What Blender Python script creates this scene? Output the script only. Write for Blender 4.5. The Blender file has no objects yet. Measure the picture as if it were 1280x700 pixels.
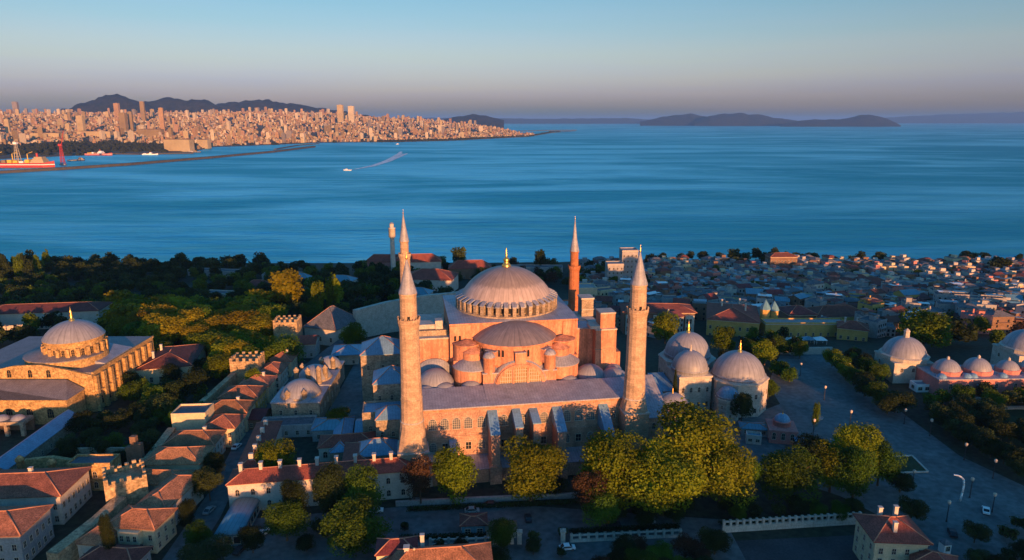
import bpy, bmesh, math, random
from mathutils import Vector, Matrix, noise
random.seed(7)
R = math.radians
PI = math.pi
S = bpy.context.scene
C = S.collection

# ------------------------------------------------------------------ camera
F, H = 860.0, 110.0
PITCH = math.atan2(200, F)
cp, sp = math.cos(PITCH), math.sin(PITCH)
cam = bpy.data.cameras.new('camera'); camo = bpy.data.objects.new('camera', cam); C.objects.link(camo)
cam.sensor_width = 36.0; cam.lens = 36.0 * F / 1280.0
cam.clip_start = 1.0; cam.clip_end = 250000.0
camo.location = (0, 0, H); camo.rotation_euler = (PI / 2 - PITCH, 0, 0)
S.camera = camo

# ------------------------------------------------------------------ light
SUN_EL, SUN_AZ = R(5.0), R(21.0)          # low evening sun behind the camera, to its right
to_sun = Vector((math.sin(SUN_AZ) * math.cos(SUN_EL), -math.cos(SUN_AZ) * math.cos(SUN_EL), math.sin(SUN_EL)))
w = bpy.data.worlds.new('World'); S.world = w; w.use_nodes = True
nt = w.node_tree
bg = nt.nodes['Background']
sky = nt.nodes.new('ShaderNodeTexSky'); sky.sky_type = 'NISHITA'; sky.sun_disc = False
sky.sun_elevation = SUN_EL
sky.sun_rotation = math.atan2(to_sun.x, to_sun.y)
sky.altitude = 100; sky.air_density = 1.0; sky.dust_density = 1.0; sky.ozone_density = 3.0
# the colour of the evening air: mauve near the horizon, above the view made bluer and brighter to fill the shade
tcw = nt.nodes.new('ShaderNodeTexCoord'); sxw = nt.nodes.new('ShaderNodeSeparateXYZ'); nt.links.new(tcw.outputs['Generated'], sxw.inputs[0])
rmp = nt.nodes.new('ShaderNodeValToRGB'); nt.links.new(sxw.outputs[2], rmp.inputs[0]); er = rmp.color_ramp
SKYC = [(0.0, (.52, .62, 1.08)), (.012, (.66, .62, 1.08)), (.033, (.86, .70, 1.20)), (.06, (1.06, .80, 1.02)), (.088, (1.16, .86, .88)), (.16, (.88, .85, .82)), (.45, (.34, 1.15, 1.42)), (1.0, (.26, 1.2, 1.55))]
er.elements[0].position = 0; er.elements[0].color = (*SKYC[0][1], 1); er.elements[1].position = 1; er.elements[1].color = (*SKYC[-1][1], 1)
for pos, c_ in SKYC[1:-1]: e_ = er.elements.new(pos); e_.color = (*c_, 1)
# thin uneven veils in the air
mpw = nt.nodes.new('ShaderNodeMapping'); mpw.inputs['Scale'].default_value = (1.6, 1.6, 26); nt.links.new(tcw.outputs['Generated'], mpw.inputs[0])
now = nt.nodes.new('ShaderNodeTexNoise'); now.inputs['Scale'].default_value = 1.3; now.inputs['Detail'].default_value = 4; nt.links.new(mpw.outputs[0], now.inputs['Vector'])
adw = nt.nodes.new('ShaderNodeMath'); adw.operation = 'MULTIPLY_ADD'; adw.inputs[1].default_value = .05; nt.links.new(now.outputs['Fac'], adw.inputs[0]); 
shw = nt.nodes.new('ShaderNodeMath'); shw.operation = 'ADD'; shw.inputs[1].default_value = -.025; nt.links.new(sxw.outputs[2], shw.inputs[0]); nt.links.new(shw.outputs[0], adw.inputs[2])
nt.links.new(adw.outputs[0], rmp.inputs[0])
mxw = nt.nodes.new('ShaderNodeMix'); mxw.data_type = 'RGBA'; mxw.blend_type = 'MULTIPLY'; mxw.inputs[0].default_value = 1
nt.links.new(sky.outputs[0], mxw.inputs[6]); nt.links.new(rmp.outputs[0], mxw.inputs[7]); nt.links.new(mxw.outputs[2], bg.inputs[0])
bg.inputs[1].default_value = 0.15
sl = bpy.data.lights.new('sun', 'SUN'); slo = bpy.data.objects.new('sun', sl); C.objects.link(slo)
sl.energy = 5.0; sl.angle = R(0.5); sl.color = (1.0, 0.44, 0.16)
slo.rotation_euler = to_sun.to_track_quat('Z', 'Y').to_euler()
slo.location = (200, -300, 300)
S.view_settings.view_transform = 'Standard'; S.view_settings.look = 'None'
S.view_settings.exposure = 0.9; S.view_settings.gamma = 1.0; S.view_settings.use_curve_mapping = False
S.cycles.max_bounces = 4; S.cycles.diffuse_bounces = 2; S.cycles.glossy_bounces = 2
S.cycles.transmission_bounces = 2; S.cycles.transparent_max_bounces = 4; S.cycles.volume_bounces = 0
S.cycles.use_denoising = True
SEA = -37.0

# ------------------------------------------------------------------ where things stand
def smooth(a, b, v):
    t = min(1, max(0, (v - a) / (b - a))); return t * t * (3 - 2 * t)
def T(x, y):
    """height of the ground"""
    z = 0.0
    if y > 300:
        k = smooth(-140, 40, x)
        a, c = 33.0 * min(1, (y - 300) / 400.0) ** 1.05, min(31.5 * (y - 300) / 255.0, 31.5 + 2.5 * (y - 555) / 145.0)
        z -= a + (max(a, c) - a) * k
        if y > 700 + 14 * math.sin(x * .006): z = -41.0
    if y < 40:  # unseen ridge behind the camera, shaped to cast shade over the low ground
        z += (29.0 + 5.0 * smooth(0, 140, x) + 2.5 * smooth(30, -40, x) + 2.4 * noise.noise(Vector((x * .018, 0, 3)))) * smooth(40, -90, y)
    return z
def ray(px, py):
    u = (px - 640) / F; v = (350 - py) / F
    return u, cp + v * sp, v * cp - sp
def G(px, py, z=None):
    """the spot on the ground (or at height z) that the photograph shows at px, py"""
    dx, dy, dz = ray(px, py)
    zz = 0.0 if z is None else z
    for _ in range(1 if z is not None else 14):
        t = (zz - H) / dz
        x, y = t * dx, t * dy
        if z is None: zz = .5 * zz + .5 * T(x, y)
    return x, y, zz
def SEAP(px, py): return G(px, py, SEA)
def A(px, py, Y):
    dx, dy, dz = ray(px, py); t = Y / dy
    return t * dx, Y, H + t * dz

# ------------------------------------------------------------------ materials
MATS = {}
def mat(name, col, rough=.8, var=.25, scale=.6, col2=None, fine=None, bump=0, metallic=0, spec=.3, hue=0, coord='Object', stretch=(1, 1, 1), extra=None):
    m = bpy.data.materials.new(name); m.use_nodes = True; N = m.node_tree.nodes; L = m.node_tree.links
    b = N['Principled BSDF']
    b.inputs['Roughness'].default_value = rough; b.inputs['Metallic'].default_value = metallic
    b.inputs['Specular IOR Level'].default_value = spec
    tc = N.new('ShaderNodeTexCoord'); mp = N.new('ShaderNodeMapping'); L.new(tc.outputs[coord], mp.inputs[0])
    mp.inputs['Scale'].default_value = stretch
    n1 = N.new('ShaderNodeTexNoise'); n1.inputs['Scale'].default_value = scale; n1.inputs['Detail'].default_value = 6; n1.inputs['Roughness'].default_value = .65
    L.new(mp.outputs[0], n1.inputs['Vector'])
    cr = N.new('ShaderNodeValToRGB'); L.new(n1.outputs['Fac'], cr.inputs[0])
    c2 = col2 or tuple(c * (1 - var) for c in col)
    c1 = col if col2 else tuple(min(1, c * (1 + var)) for c in col)
    cr.color_ramp.elements[0].position = .32; cr.color_ramp.elements[1].position = .68
    cr.color_ramp.elements[0].color = (*c2, 1); cr.color_ramp.elements[1].color = (*c1, 1)
    out = cr.outputs[0]
    if hue:
        oi = N.new('ShaderNodeObjectInfo'); hs = N.new('ShaderNodeHueSaturation')
        mr = N.new('ShaderNodeMapRange'); mr.inputs['To Min'].default_value = .5 - hue; mr.inputs['To Max'].default_value = .5 + hue
        mv = N.new('ShaderNodeMapRange'); mv.inputs['To Min'].default_value = .7; mv.inputs['To Max'].default_value = 1.3
        fr = N.new('ShaderNodeMath'); fr.operation = 'FRACT'; mu = N.new('ShaderNodeMath'); mu.operation = 'MULTIPLY'; mu.inputs[1].default_value = 7.31
        L.new(oi.outputs['Random'], mr.inputs['Value']); L.new(oi.outputs['Random'], mu.inputs[0]); L.new(mu.outputs[0], fr.inputs[0]); L.new(fr.outputs[0], mv.inputs['Value'])
        L.new(mr.outputs[0], hs.inputs['Hue']); L.new(mv.outputs[0], hs.inputs['Value']); L.new(out, hs.inputs['Color']); out = hs.outputs[0]
    if fine:
        fs, fa = fine
        n2 = N.new('ShaderNodeTexNoise'); n2.inputs['Scale'].default_value = fs; n2.inputs['Detail'].default_value = 3
        L.new(mp.outputs[0], n2.inputs['Vector'])
        mx = N.new('ShaderNodeMix'); mx.data_type = 'RGBA'; mx.blend_type = 'MULTIPLY'; mx.inputs[0].default_value = 1
        m2 = N.new('ShaderNodeMapRange'); m2.inputs['From Min'].default_value = .3; m2.inputs['From Max'].default_value = .7
        m2.inputs['To Min'].default_value = 1 - fa; m2.inputs['To Max'].default_value = 1 + fa * .4
        L.new(n2.outputs['Fac'], m2.inputs['Value']); L.new(out, mx.inputs[6]); L.new(m2.outputs[0], mx.inputs[7]); out = mx.outputs[2]
    if extra: out = extra(N, L, tc, out)
    L.new(out, b.inputs['Base Color'])
    if bump:
        bp = N.new('ShaderNodeBump'); bp.inputs['Strength'].default_value = bump; bp.inputs['Distance'].default_value = .15
        nb = N.new('ShaderNodeTexNoise'); nb.inputs['Scale'].default_value = 1.6; nb.inputs['Detail'].default_value = 5
        L.new(tc.outputs[coord], nb.inputs['Vector']); L.new(nb.outputs['Fac'], bp.inputs['Height']); L.new(bp.outputs[0], b.inputs['Normal'])
    MATS[name] = m
    return m
def courses(bw, bh, dark=.72, mort=.03):
    """stone or brick courses wrapped round the surface by its own height and run"""
    def f(N, L, tc, out):
        sx = N.new('ShaderNodeSeparateXYZ'); L.new(tc.outputs['Object'], sx.inputs[0])
        ad = N.new('ShaderNodeMath'); ad.operation = 'ADD'; L.new(sx.outputs[0], ad.inputs[0]); L.new(sx.outputs[1], ad.inputs[1])
        cb = N.new('ShaderNodeCombineXYZ'); L.new(ad.outputs[0], cb.inputs[0]); L.new(sx.outputs[2], cb.inputs[1])
        br = N.new('ShaderNodeTexBrick'); br.inputs['Scale'].default_value = 1; br.inputs['Brick Width'].default_value = bw; br.inputs['Row Height'].default_value = bh
        br.inputs['Mortar Size'].default_value = mort; br.inputs['Color1'].default_value = (1, 1, 1, 1); br.inputs['Color2'].default_value = (dark, dark, dark * .97, 1); br.inputs['Mortar'].default_value = (.6, .58, .55, 1)
        L.new(cb.outputs[0], br.inputs['Vector'])
        mx = N.new('ShaderNodeMix'); mx.data_type = 'RGBA'; mx.blend_type = 'MULTIPLY'; mx.inputs[0].default_value = .8
        L.new(out, mx.inputs[6]); L.new(br.outputs['Color'], mx.inputs[7]); return mx.outputs[2]
    return f
def seams(n, amp=.3, cap=None):
    """standing seams and rain streaks that run down a lead dome"""
    def f(N, L, tc, out):
        sx = N.new('ShaderNodeSeparateXYZ'); L.new(tc.outputs['Object'], sx.inputs[0])
        at = N.new('ShaderNodeMath'); at.operation = 'ARCTAN2'; L.new(sx.outputs[1], at.inputs[0]); L.new(sx.outputs[0], at.inputs[1])
        mu = N.new('ShaderNodeMath'); mu.operation = 'MULTIPLY'; mu.inputs[1].default_value = n / (2 * PI) * 1.0; L.new(at.outputs[0], mu.inputs[0])
        fr = N.new('ShaderNodeMath'); fr.operation = 'FRACT'; L.new(mu.outputs[0], fr.inputs[0])
        lt = N.new('ShaderNodeMath'); lt.operation = 'LESS_THAN'; lt.inputs[1].default_value = .16; L.new(fr.outputs[0], lt.inputs[0])
        cb = N.new('ShaderNodeCombineXYZ'); m4 = N.new('ShaderNodeMath'); m4.operation = 'MULTIPLY'; m4.inputs[1].default_value = 9; L.new(at.outputs[0], m4.inputs[0])
        m5 = N.new('ShaderNodeMath'); m5.operation = 'MULTIPLY'; m5.inputs[1].default_value = .12; L.new(sx.outputs[2], m5.inputs[0])
        L.new(m4.outputs[0], cb.inputs[0]); L.new(m5.outputs[0], cb.inputs[1])
        no = N.new('ShaderNodeTexNoise'); no.inputs['Scale'].default_value = 1.4; no.inputs['Detail'].default_value = 4; L.new(cb.outputs[0], no.inputs['Vector'])
        mr = N.new('ShaderNodeMapRange'); mr.inputs['From Min'].default_value = .3; mr.inputs['From Max'].default_value = .7; mr.inputs['To Min'].default_value = 1 - amp; mr.inputs['To Max'].default_value = 1.08
        L.new(no.outputs['Fac'], mr.inputs['Value'])
        m6 = N.new('ShaderNodeMath'); m6.operation = 'MULTIPLY_ADD'; m6.inputs[1].default_value = -.22; m6.inputs[2].default_value = 1; L.new(lt.outputs[0], m6.inputs[0])
        m7 = N.new('ShaderNodeMath'); m7.operation = 'MULTIPLY'; L.new(mr.outputs[0], m7.inputs[0]); L.new(m6.outputs[0], m7.inputs[1])
        fac = m7.outputs[0]
        if cap is not None:
            ns = N.new('ShaderNodeMath'); ns.operation = 'MULTIPLY_ADD'; ns.inputs[1].default_value = 4.5; L.new(no.outputs['Fac'], ns.inputs[0]); L.new(sx.outputs[2], ns.inputs[2])
            st = N.new('ShaderNodeMapRange'); st.inputs['From Min'].default_value = cap + 2.0; st.inputs['From Max'].default_value = cap + 2.7; st.inputs['To Min'].default_value = 1; st.inputs['To Max'].default_value = .62
            L.new(ns.outputs[0], st.inputs['Value'])
            m8 = N.new('ShaderNodeMath'); m8.operation = 'MULTIPLY'; L.new(fac, m8.inputs[0]); L.new(st.outputs[0], m8.inputs[1]); fac = m8.outputs[0]
        mx = N.new('ShaderNodeMix'); mx.data_type = 'RGBA'; mx.blend_type = 'MULTIPLY'; mx.inputs[0].default_value = 1
        L.new(out, mx.inputs[6]); L.new(fac, mx.inputs[7]); return mx.outputs[2]
    return f
def strips(pitch, dark=.75, axis=0, width=.14):
    def f(N, L, tc, out):
        sx = N.new('ShaderNodeSeparateXYZ'); L.new(tc.outputs['Object'], sx.inputs[0])
        mu = N.new('ShaderNodeMath'); mu.operation = 'MULTIPLY'; mu.inputs[1].default_value = 1 / pitch; L.new(sx.outputs[axis], mu.inputs[0])
        fr = N.new('ShaderNodeMath'); fr.operation = 'FRACT'; L.new(mu.outputs[0], fr.inputs[0])
        lt = N.new('ShaderNodeMath'); lt.operation = 'LESS_THAN'; lt.inputs[1].default_value = width; L.new(fr.outputs[0], lt.inputs[0])
        mx = N.new('ShaderNodeMix'); mx.data_type = 'RGBA'; mx.blend_type = 'MULTIPLY'; L.new(lt.outputs[0], mx.inputs[0])
        L.new(out, mx.inputs[6]); mx.inputs[7].default_value = (dark, dark, dark, 1); return mx.outputs[2]
    return f
def weather(brick=(.36, .17, .10), amt=.75):
    """rain streaks below the ledges and patches where the brick shows through the plaster"""
    def f(N, L, tc, out):
        mp = N.new('ShaderNodeMapping'); mp.inputs['Scale'].default_value = (.9, .9, .07); L.new(tc.outputs['Object'], mp.inputs[0])
        n1 = N.new('ShaderNodeTexNoise'); n1.inputs['Scale'].default_value = 1.0; n1.inputs['Detail'].default_value = 5; L.new(mp.outputs[0], n1.inputs['Vector'])
        r1 = N.new('ShaderNodeMapRange'); r1.inputs['From Min'].default_value = .35; r1.inputs['From Max'].default_value = .62; r1.inputs['To Min'].default_value = .66; r1.inputs['To Max'].default_value = 1.06; L.new(n1.outputs['Fac'], r1.inputs['Value'])
        mx = N.new('ShaderNodeMix'); mx.data_type = 'RGBA'; mx.blend_type = 'MULTIPLY'; mx.inputs[0].default_value = 1; L.new(out, mx.inputs[6]); L.new(r1.outputs[0], mx.inputs[7])
        n2 = N.new('ShaderNodeTexNoise'); n2.inputs['Scale'].default_value = .16; n2.inputs['Detail'].default_value = 8; n2.inputs['Roughness'].default_value = .7; L.new(tc.outputs['Object'], n2.inputs['Vector'])
        r2 = N.new('ShaderNodeMapRange'); r2.inputs['From Min'].default_value = .56; r2.inputs['From Max'].default_value = .60; r2.inputs['To Max'].default_value = amt; L.new(n2.outputs['Fac'], r2.inputs['Value'])
        m2 = N.new('ShaderNodeMix'); m2.data_type = 'RGBA'; L.new(r2.outputs[0], m2.inputs[0]); L.new(mx.outputs[2], m2.inputs[6]); m2.inputs[7].default_value = (*brick, 1)
        return m2.outputs[2]
    return f
mat('plaster', (.60, .27, .16), .9, .22, .28, fine=(2.2, .3), stretch=(1, 1, .55), extra=weather())
mat('facade', (.51, .30, .21), .9, .3, .35, fine=(3, .4), extra=courses(1.5, .62, .72), stretch=(1, 1, .6))
mat('minaret_stone', (.49, .345, .23), .85, .22, .45, fine=(2.5, .3), extra=courses(1.3, .75, .74))
mat('old_stone', (.40, .31, .22), .9, .3, .4, fine=(1.8, .45), extra=courses(1.4, .6, .7))
mat('pale_stone', (.52, .46, .39), .85, .16, .4, fine=(2.2, .25), extra=courses(1.6, .8, .84))
mat('brick_red', (.46, .17, .075), .9, .2, .5, fine=(3, .3), extra=courses(.8, .4, .75))
mat('irene_stone', (.50, .32, .14), .9, .3, .4, fine=(1.6, .45), extra=courses(1.2, .55, .68))
mat('wall_stone', (.47, .33, .19), .95, .3, .35, fine=(1.6, .5), bump=.4, extra=courses(1.5, .6, .72))
mat('lead_dark', (.19, .165, .175), .5, .14, .5, spec=.45, extra=seams(36, .3))
mat('dome_lead', (.42, .345, .31), .5, .12, .3, spec=.45, extra=seams(56, .28, 5.2))
mat('lead_dome', (.255, .26, .29), .5, .12, .5, spec=.45, extra=seams(28, .25))
mat('lead_sheet', (.29, .295, .33), .5, .24, .3, fine=(2, .25), spec=.45, extra=strips(.9, .74))
mat('lead_brown', (.185, .17, .175), .55, .2, .25, fine=(2, .3), spec=.4, extra=strips(.9, .76))
mat('lead_blue', (.15, .28, .40), .45, .2, .3, fine=(2, .25), spec=.45, extra=strips(.9, .78))
mat('gold', (.75, .46, .12), .3, .1, 1, metallic=.9)
mat('glass_dark', (.020, .022, .025), .15, .2, 1, spec=.5)
mat('glass_church', (.10, .105, .11), .3, .3, 1.5, spec=.5)
mat('window_gold', (.26, .17, .075), .4, .25, 1.2)
mat('frame_pale', (.50, .42, .33), .8, .1, 1)
mat('tile', (.35, .145, .075), .85, .34, .35, fine=(2.8, .5), hue=.012, extra=strips(.55, .78))
mat('tile_dark', (.20, .055, .045), .85, .3, .4, fine=(2.8, .45), hue=.012, extra=strips(.55, .8))
mat('tile_red', (.28, .075, .05), .85, .25, .35, fine=(2.8, .45), extra=strips(.55, .8))
mat('ridge_tile', (.44, .20, .12), .85, .2, 1)
mat('render_cream', (.58, .47, .30), .9, .14, .4, fine=(2, .2))
mat('render_white', (.52, .465, .40), .9, .14, .4, fine=(2, .2))
mat('render_yellow', (.52, .33, .10), .9, .14, .4, fine=(2, .2))
mat('render_pink', (.52, .20, .17), .9, .14, .3, fine=(2, .25))
mat('render_grey', (.34, .32, .31), .9, .16, .4, fine=(2, .25))
mat('render_brown', (.20, .12, .08), .9, .2, .4, fine=(2, .25))
mat('concrete', (.30, .29, .28), .9, .2, .4, fine=(2, .3))
mat('roof_grey', (.13, .13, .14), .8, .25, .3, fine=(1.5, .4))
mat('metal_blue', (.11, .24, .31), .45, .15, .4, extra=strips(1.2, .7))
mat('white_paint', (.75, .74, .72), .5, .05, 1)
mat('dark_metal', (.03, .03, .035), .5, .1, 1)
mat('bark', (.10, .065, .04), .9, .3, 2)
mat('mole_stone', (.075, .068, .062), .9, .2, .05)
mat('foam', (.75, .8, .82), .7, .2, .02, fine=(.1, .5))
mat('red_paint', (.36, .035, .03), .5, .1, .1)
mat('yellow_paint', (.60, .40, .05), .6, .2, .1)
mat('paving', (.16, .19, .20), .75, .3, .09, fine=(.5, .35), coord='Object', extra=courses(3.0, 3.0, .86, .02))
mat('asphalt', (.055, .057, .062), .9, .25, .1, fine=(1.5, .3))
mat('grass', (.035, .055, .02), .95, .3, .2, fine=(2, .5))
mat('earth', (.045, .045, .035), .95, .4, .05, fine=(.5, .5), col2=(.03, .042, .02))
mat('hill_green', (.034, .036, .038), .95, .3, .006, fine=(.02, .5), col2=(.006, .020, .034), stretch=(1, .4, 2))
mat('shore_earth', (.10, .085, .06), .95, .3, .004, fine=(.03, .5))
mat('dark_wood', (.02, .028, .016), .95, .3, .02, fine=(.1, .5))

def leaf_mat(name, col, col2, hue=.02):
    m = mat(name, col, .7, 0, .35, col2=col2, hue=hue, spec=.15, fine=(1.5, .5))
    N = m.node_tree.nodes; L = m.node_tree.links; b = N['Principled BSDF']; o = N['Material Output']
    tr = N.new('ShaderNodeBsdfTranslucent'); mx = N.new('ShaderNodeMixShader'); mx.inputs[0].default_value = .35
    src = b.inputs['Base Color'].links[0].from_socket
    L.new(src, tr.inputs[0]); L.new(b.outputs[0], mx.inputs[1]); L.new(tr.outputs[0], mx.inputs[2]); L.new(mx.outputs[0], o.inputs[0])
leaf_mat('leaf_yellow', (.22, .27, .010), (.13, .18, .010))
leaf_mat('leaf_gold', (.36, .31, .012), (.24, .22, .012))
leaf_mat('leaf_green', (.105, .18, .014), (.06, .115, .012))
leaf_mat('leaf_dark', (.042, .066, .018), (.026, .044, .014), .01)
leaf_mat('leaf_brown', (.11, .062, .03), (.06, .035, .02), .01)
leaf_mat('leaf_olive', (.075, .105, .028), (.045, .065, .020), .01)

# ------------------------------------------------------------------ mesh helpers
class MB:
    def __init__(s): s.v = []; s.f = []; s.m = []; s.sm = []; s.names = []
    def mi(s, m):
        if m not in s.names: s.names.append(m)
        return s.names.index(m)
    def add(s, vs, fs, m, smooth=False):
        o = len(s.v); s.v += [tuple(v) for v in vs]; k = s.mi(m)
        for f in fs: s.f.append([i + o for i in f]); s.m.append(k); s.sm.append(smooth)
        return s
    def box(s, x, y, z0, sx, sy, h, m, rot=0, taper=1.0):
        c, n = math.cos(rot), math.sin(rot); vs = []
        for zz, k in ((z0, 1), (z0 + h, taper)):
            for a, b in ((-1, -1), (1, -1), (1, 1), (-1, 1)):
                X, Y = a * sx / 2 * k, b * sy / 2 * k
                vs.append((x + X * c - Y * n, y + X * n + Y * c, zz))
        return s.add(vs, [(3, 2, 1, 0), (4, 5, 6, 7), (0, 1, 5, 4), (1, 2, 6, 5), (2, 3, 7, 6), (3, 0, 4, 7)], m)
    def b2(s, x0, x1, y0, y1, z0, z1, m): return s.box((x0 + x1) / 2, (y0 + y1) / 2, z0, x1 - x0, y1 - y0, z1 - z0, m)
    def prism(s, pts, z0, z1, m):
        """pts counter-clockwise in plan; z1 one height or one for each point"""
        n = len(pts); zs = z1 if isinstance(z1, (list, tuple)) else [z1] * n
        vs = [(p[0], p[1], z0) for p in pts] + [(p[0], p[1], zz) for p, zz in zip(pts, zs)]
        fs = [tuple(range(n - 1, -1, -1)), tuple(range(n, 2 * n))] + [(i, (i + 1) % n, n + (i + 1) % n, n + i) for i in range(n)]
        return s.add(vs, fs, m)
    def lathe(s, x, y, prof, m, n=24, a0=0, a1=2 * PI, sx=1, sy=1, smooth=True, rotz=0):
        full = abs(a1 - a0 - 2 * PI) < 1e-6; k = n if full else n + 1; vs = []
        for r, z in prof:
            for i in range(k):
                t = a0 + (a1 - a0) * i / n + rotz
                vs.append((x + r * sx * math.cos(t), y + r * sy * math.sin(t), z))
        fs = []
        for j in range(len(prof) - 1):
            for i in range(n):
                i2 = (i + 1) % k
                fs.append((j * k + i, j * k + i2, (j + 1) * k + i2, (j + 1) * k + i))
        return s.add(vs, fs, m, smooth)
    def dome(s, x, y, z, r, h, m, n=32, rings=9, a0=0, a1=2 * PI, sx=1, sy=1):
        Rr = (r * r + h * h) / (2 * h); zc = z + h - Rr; t0 = math.asin(min(1, r / Rr))
        if h > r: t0 = PI - t0
        return s.lathe(x, y, [(Rr * math.sin(t0 * (1 - i / rings)) + (1e-3 if i == rings else 0), zc + Rr * math.cos(t0 * (1 - i / rings))) for i in range(rings + 1)], m, n, a0, a1, sx, sy)
    def extr(s, pts, y0, y1, m, smooth=False):
        """a profile in x,z pushed from y0 to y1 (y0 < y1)"""
        n = len(pts); vs = [(p[0], y0, p[1]) for p in pts] + [(p[0], y1, p[1]) for p in pts]
        fs = [tuple(range(n)), tuple(range(2 * n - 1, n - 1, -1))] + [(i, n + i, n + (i + 1) % n, (i + 1) % n) for i in range(n)]
        return s.add(vs, fs, m, smooth)
    def tube(s, p, q, r0, r1, m, n=6):
        p, q = Vector(p), Vector(q); d = (q - p).normalized(); a = d.orthogonal().normalized(); b = d.cross(a); vs = []
        for c, r in ((p, r0), (q, r1)):
            for i in range(n):
                t = 2 * PI * i / n; vs.append(c + a * r * math.cos(t) + b * r * math.sin(t))
        fs = [(i, (i + 1) % n, n + (i + 1) % n, n + i) for i in range(n)] + [tuple(range(n - 1, -1, -1)), tuple(range(n, 2 * n))]
        return s.add(vs, fs, m, True)
    def hip(s, w, d, z, h, m, over=.5, th=.25, ridge=None, mr='ridge_tile', cx=0, cy=0):
        W, D = w / 2 + over, d / 2 + over
        along = W >= D; L = abs(W - D) if ridge is None else ridge
        r = [(-L, 0), (L, 0)] if along else [(0, -L), (0, L)]
        vs = [(-W, -D, z), (W, -D, z), (W, D, z), (-W, D, z)]
        vs = vs + [(a, b, z + th) for a, b, _ in vs] + [(r[0][0], r[0][1], z + th + h), (r[1][0], r[1][1], z + th + h)]
        fs = [(3, 2, 1, 0), (0, 1, 5, 4), (1, 2, 6, 5), (2, 3, 7, 6), (3, 0, 4, 7)]
        if along: fs += [(4, 5, 9, 8), (5, 6, 9), (6, 7, 8, 9), (7, 4, 8)]; ed = [(4, 8), (7, 8), (5, 9), (6, 9), (8, 9)]
        else: fs += [(4, 5, 8), (5, 6, 9, 8), (6, 7, 9), (7, 4, 8, 9)]; ed = [(4, 8), (5, 8), (6, 9), (7, 9), (8, 9)]
        vs = [(a + cx, b + cy, c) for a, b, c in vs]
        s.add(vs, fs, m)
        if mr:
            for a, b in ed: s.tube(vs[a], vs[b], .16, .16, mr, 5)
        return s
    def gable(s, w, d, z, h, m, wm, over=.4, th=.2, cx=0, cy=0):
        """ridge along x"""
        W, D = w / 2, d / 2 + over
        for e in (-1, 1):
            x0, x1 = cx - W - over, cx + W + over
            vs = [(x0, cy + e * D, z - .15), (x1, cy + e * D, z - .15), (x1, cy, z + h), (x0, cy, z + h)]
            vs += [(a, b, c + th) for a, b, c in vs]
            fs = [(0, 1, 5, 4), (1, 2, 6, 5), (2, 3, 7, 6), (3, 0, 4, 7), (4, 5, 6, 7), (3, 2, 1, 0)]
            s.add(vs, fs if e < 0 else [f[::-1] for f in fs], m)
        for x in (cx - W + .02, cx + W - .02):
            s.add([(x, cy - d / 2, z), (x, cy + d / 2, z), (x, cy, z + h)], [(0, 1, 2)], wm)
        return s
    def build(s, name, parent=None, loc=None, rz=0):
        me = bpy.data.meshes.new(name); me.from_pydata(s.v, [], s.f)
        for n in s.names: me.materials.append(MATS[n])
        me.polygons.foreach_set('material_index', s.m); me.polygons.foreach_set('use_smooth', s.sm); me.update()
        return link(name, me, parent, loc, rz)
def link(name, me, parent=None, loc=None, rz=0):
    o = bpy.data.objects.new(name, me); C.objects.link(o)
    if parent: o.parent = parent
    if loc: o.location = loc
    o.rotation_euler = (0, 0, rz)
    return o
def tag(o, label, cat, group=None, kind=None):
    if label: o['label'] = label
    if cat: o['category'] = cat
    if group: o['group'] = group
    if kind: o['kind'] = kind
    return o
def empty(name, loc, rz, label, cat, group=None):
    o = bpy.data.objects.new(name, None); C.objects.link(o); o.location = loc; o.rotation_euler = (0, 0, rz)
    o.empty_display_size = .5
    return tag(o, label, cat, group)
def structure(mb, name, label=None, cat=None, kind='structure'):
    o = mb.build(name); o['kind'] = kind
    return tag(o, label, cat)
def copy_tree(o, parent=None):
    c = o.copy(); C.objects.link(c)
    if parent: c.parent = parent
    for ch in list(o.children): copy_tree(ch, c)
    return c
_wm = {}
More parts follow.
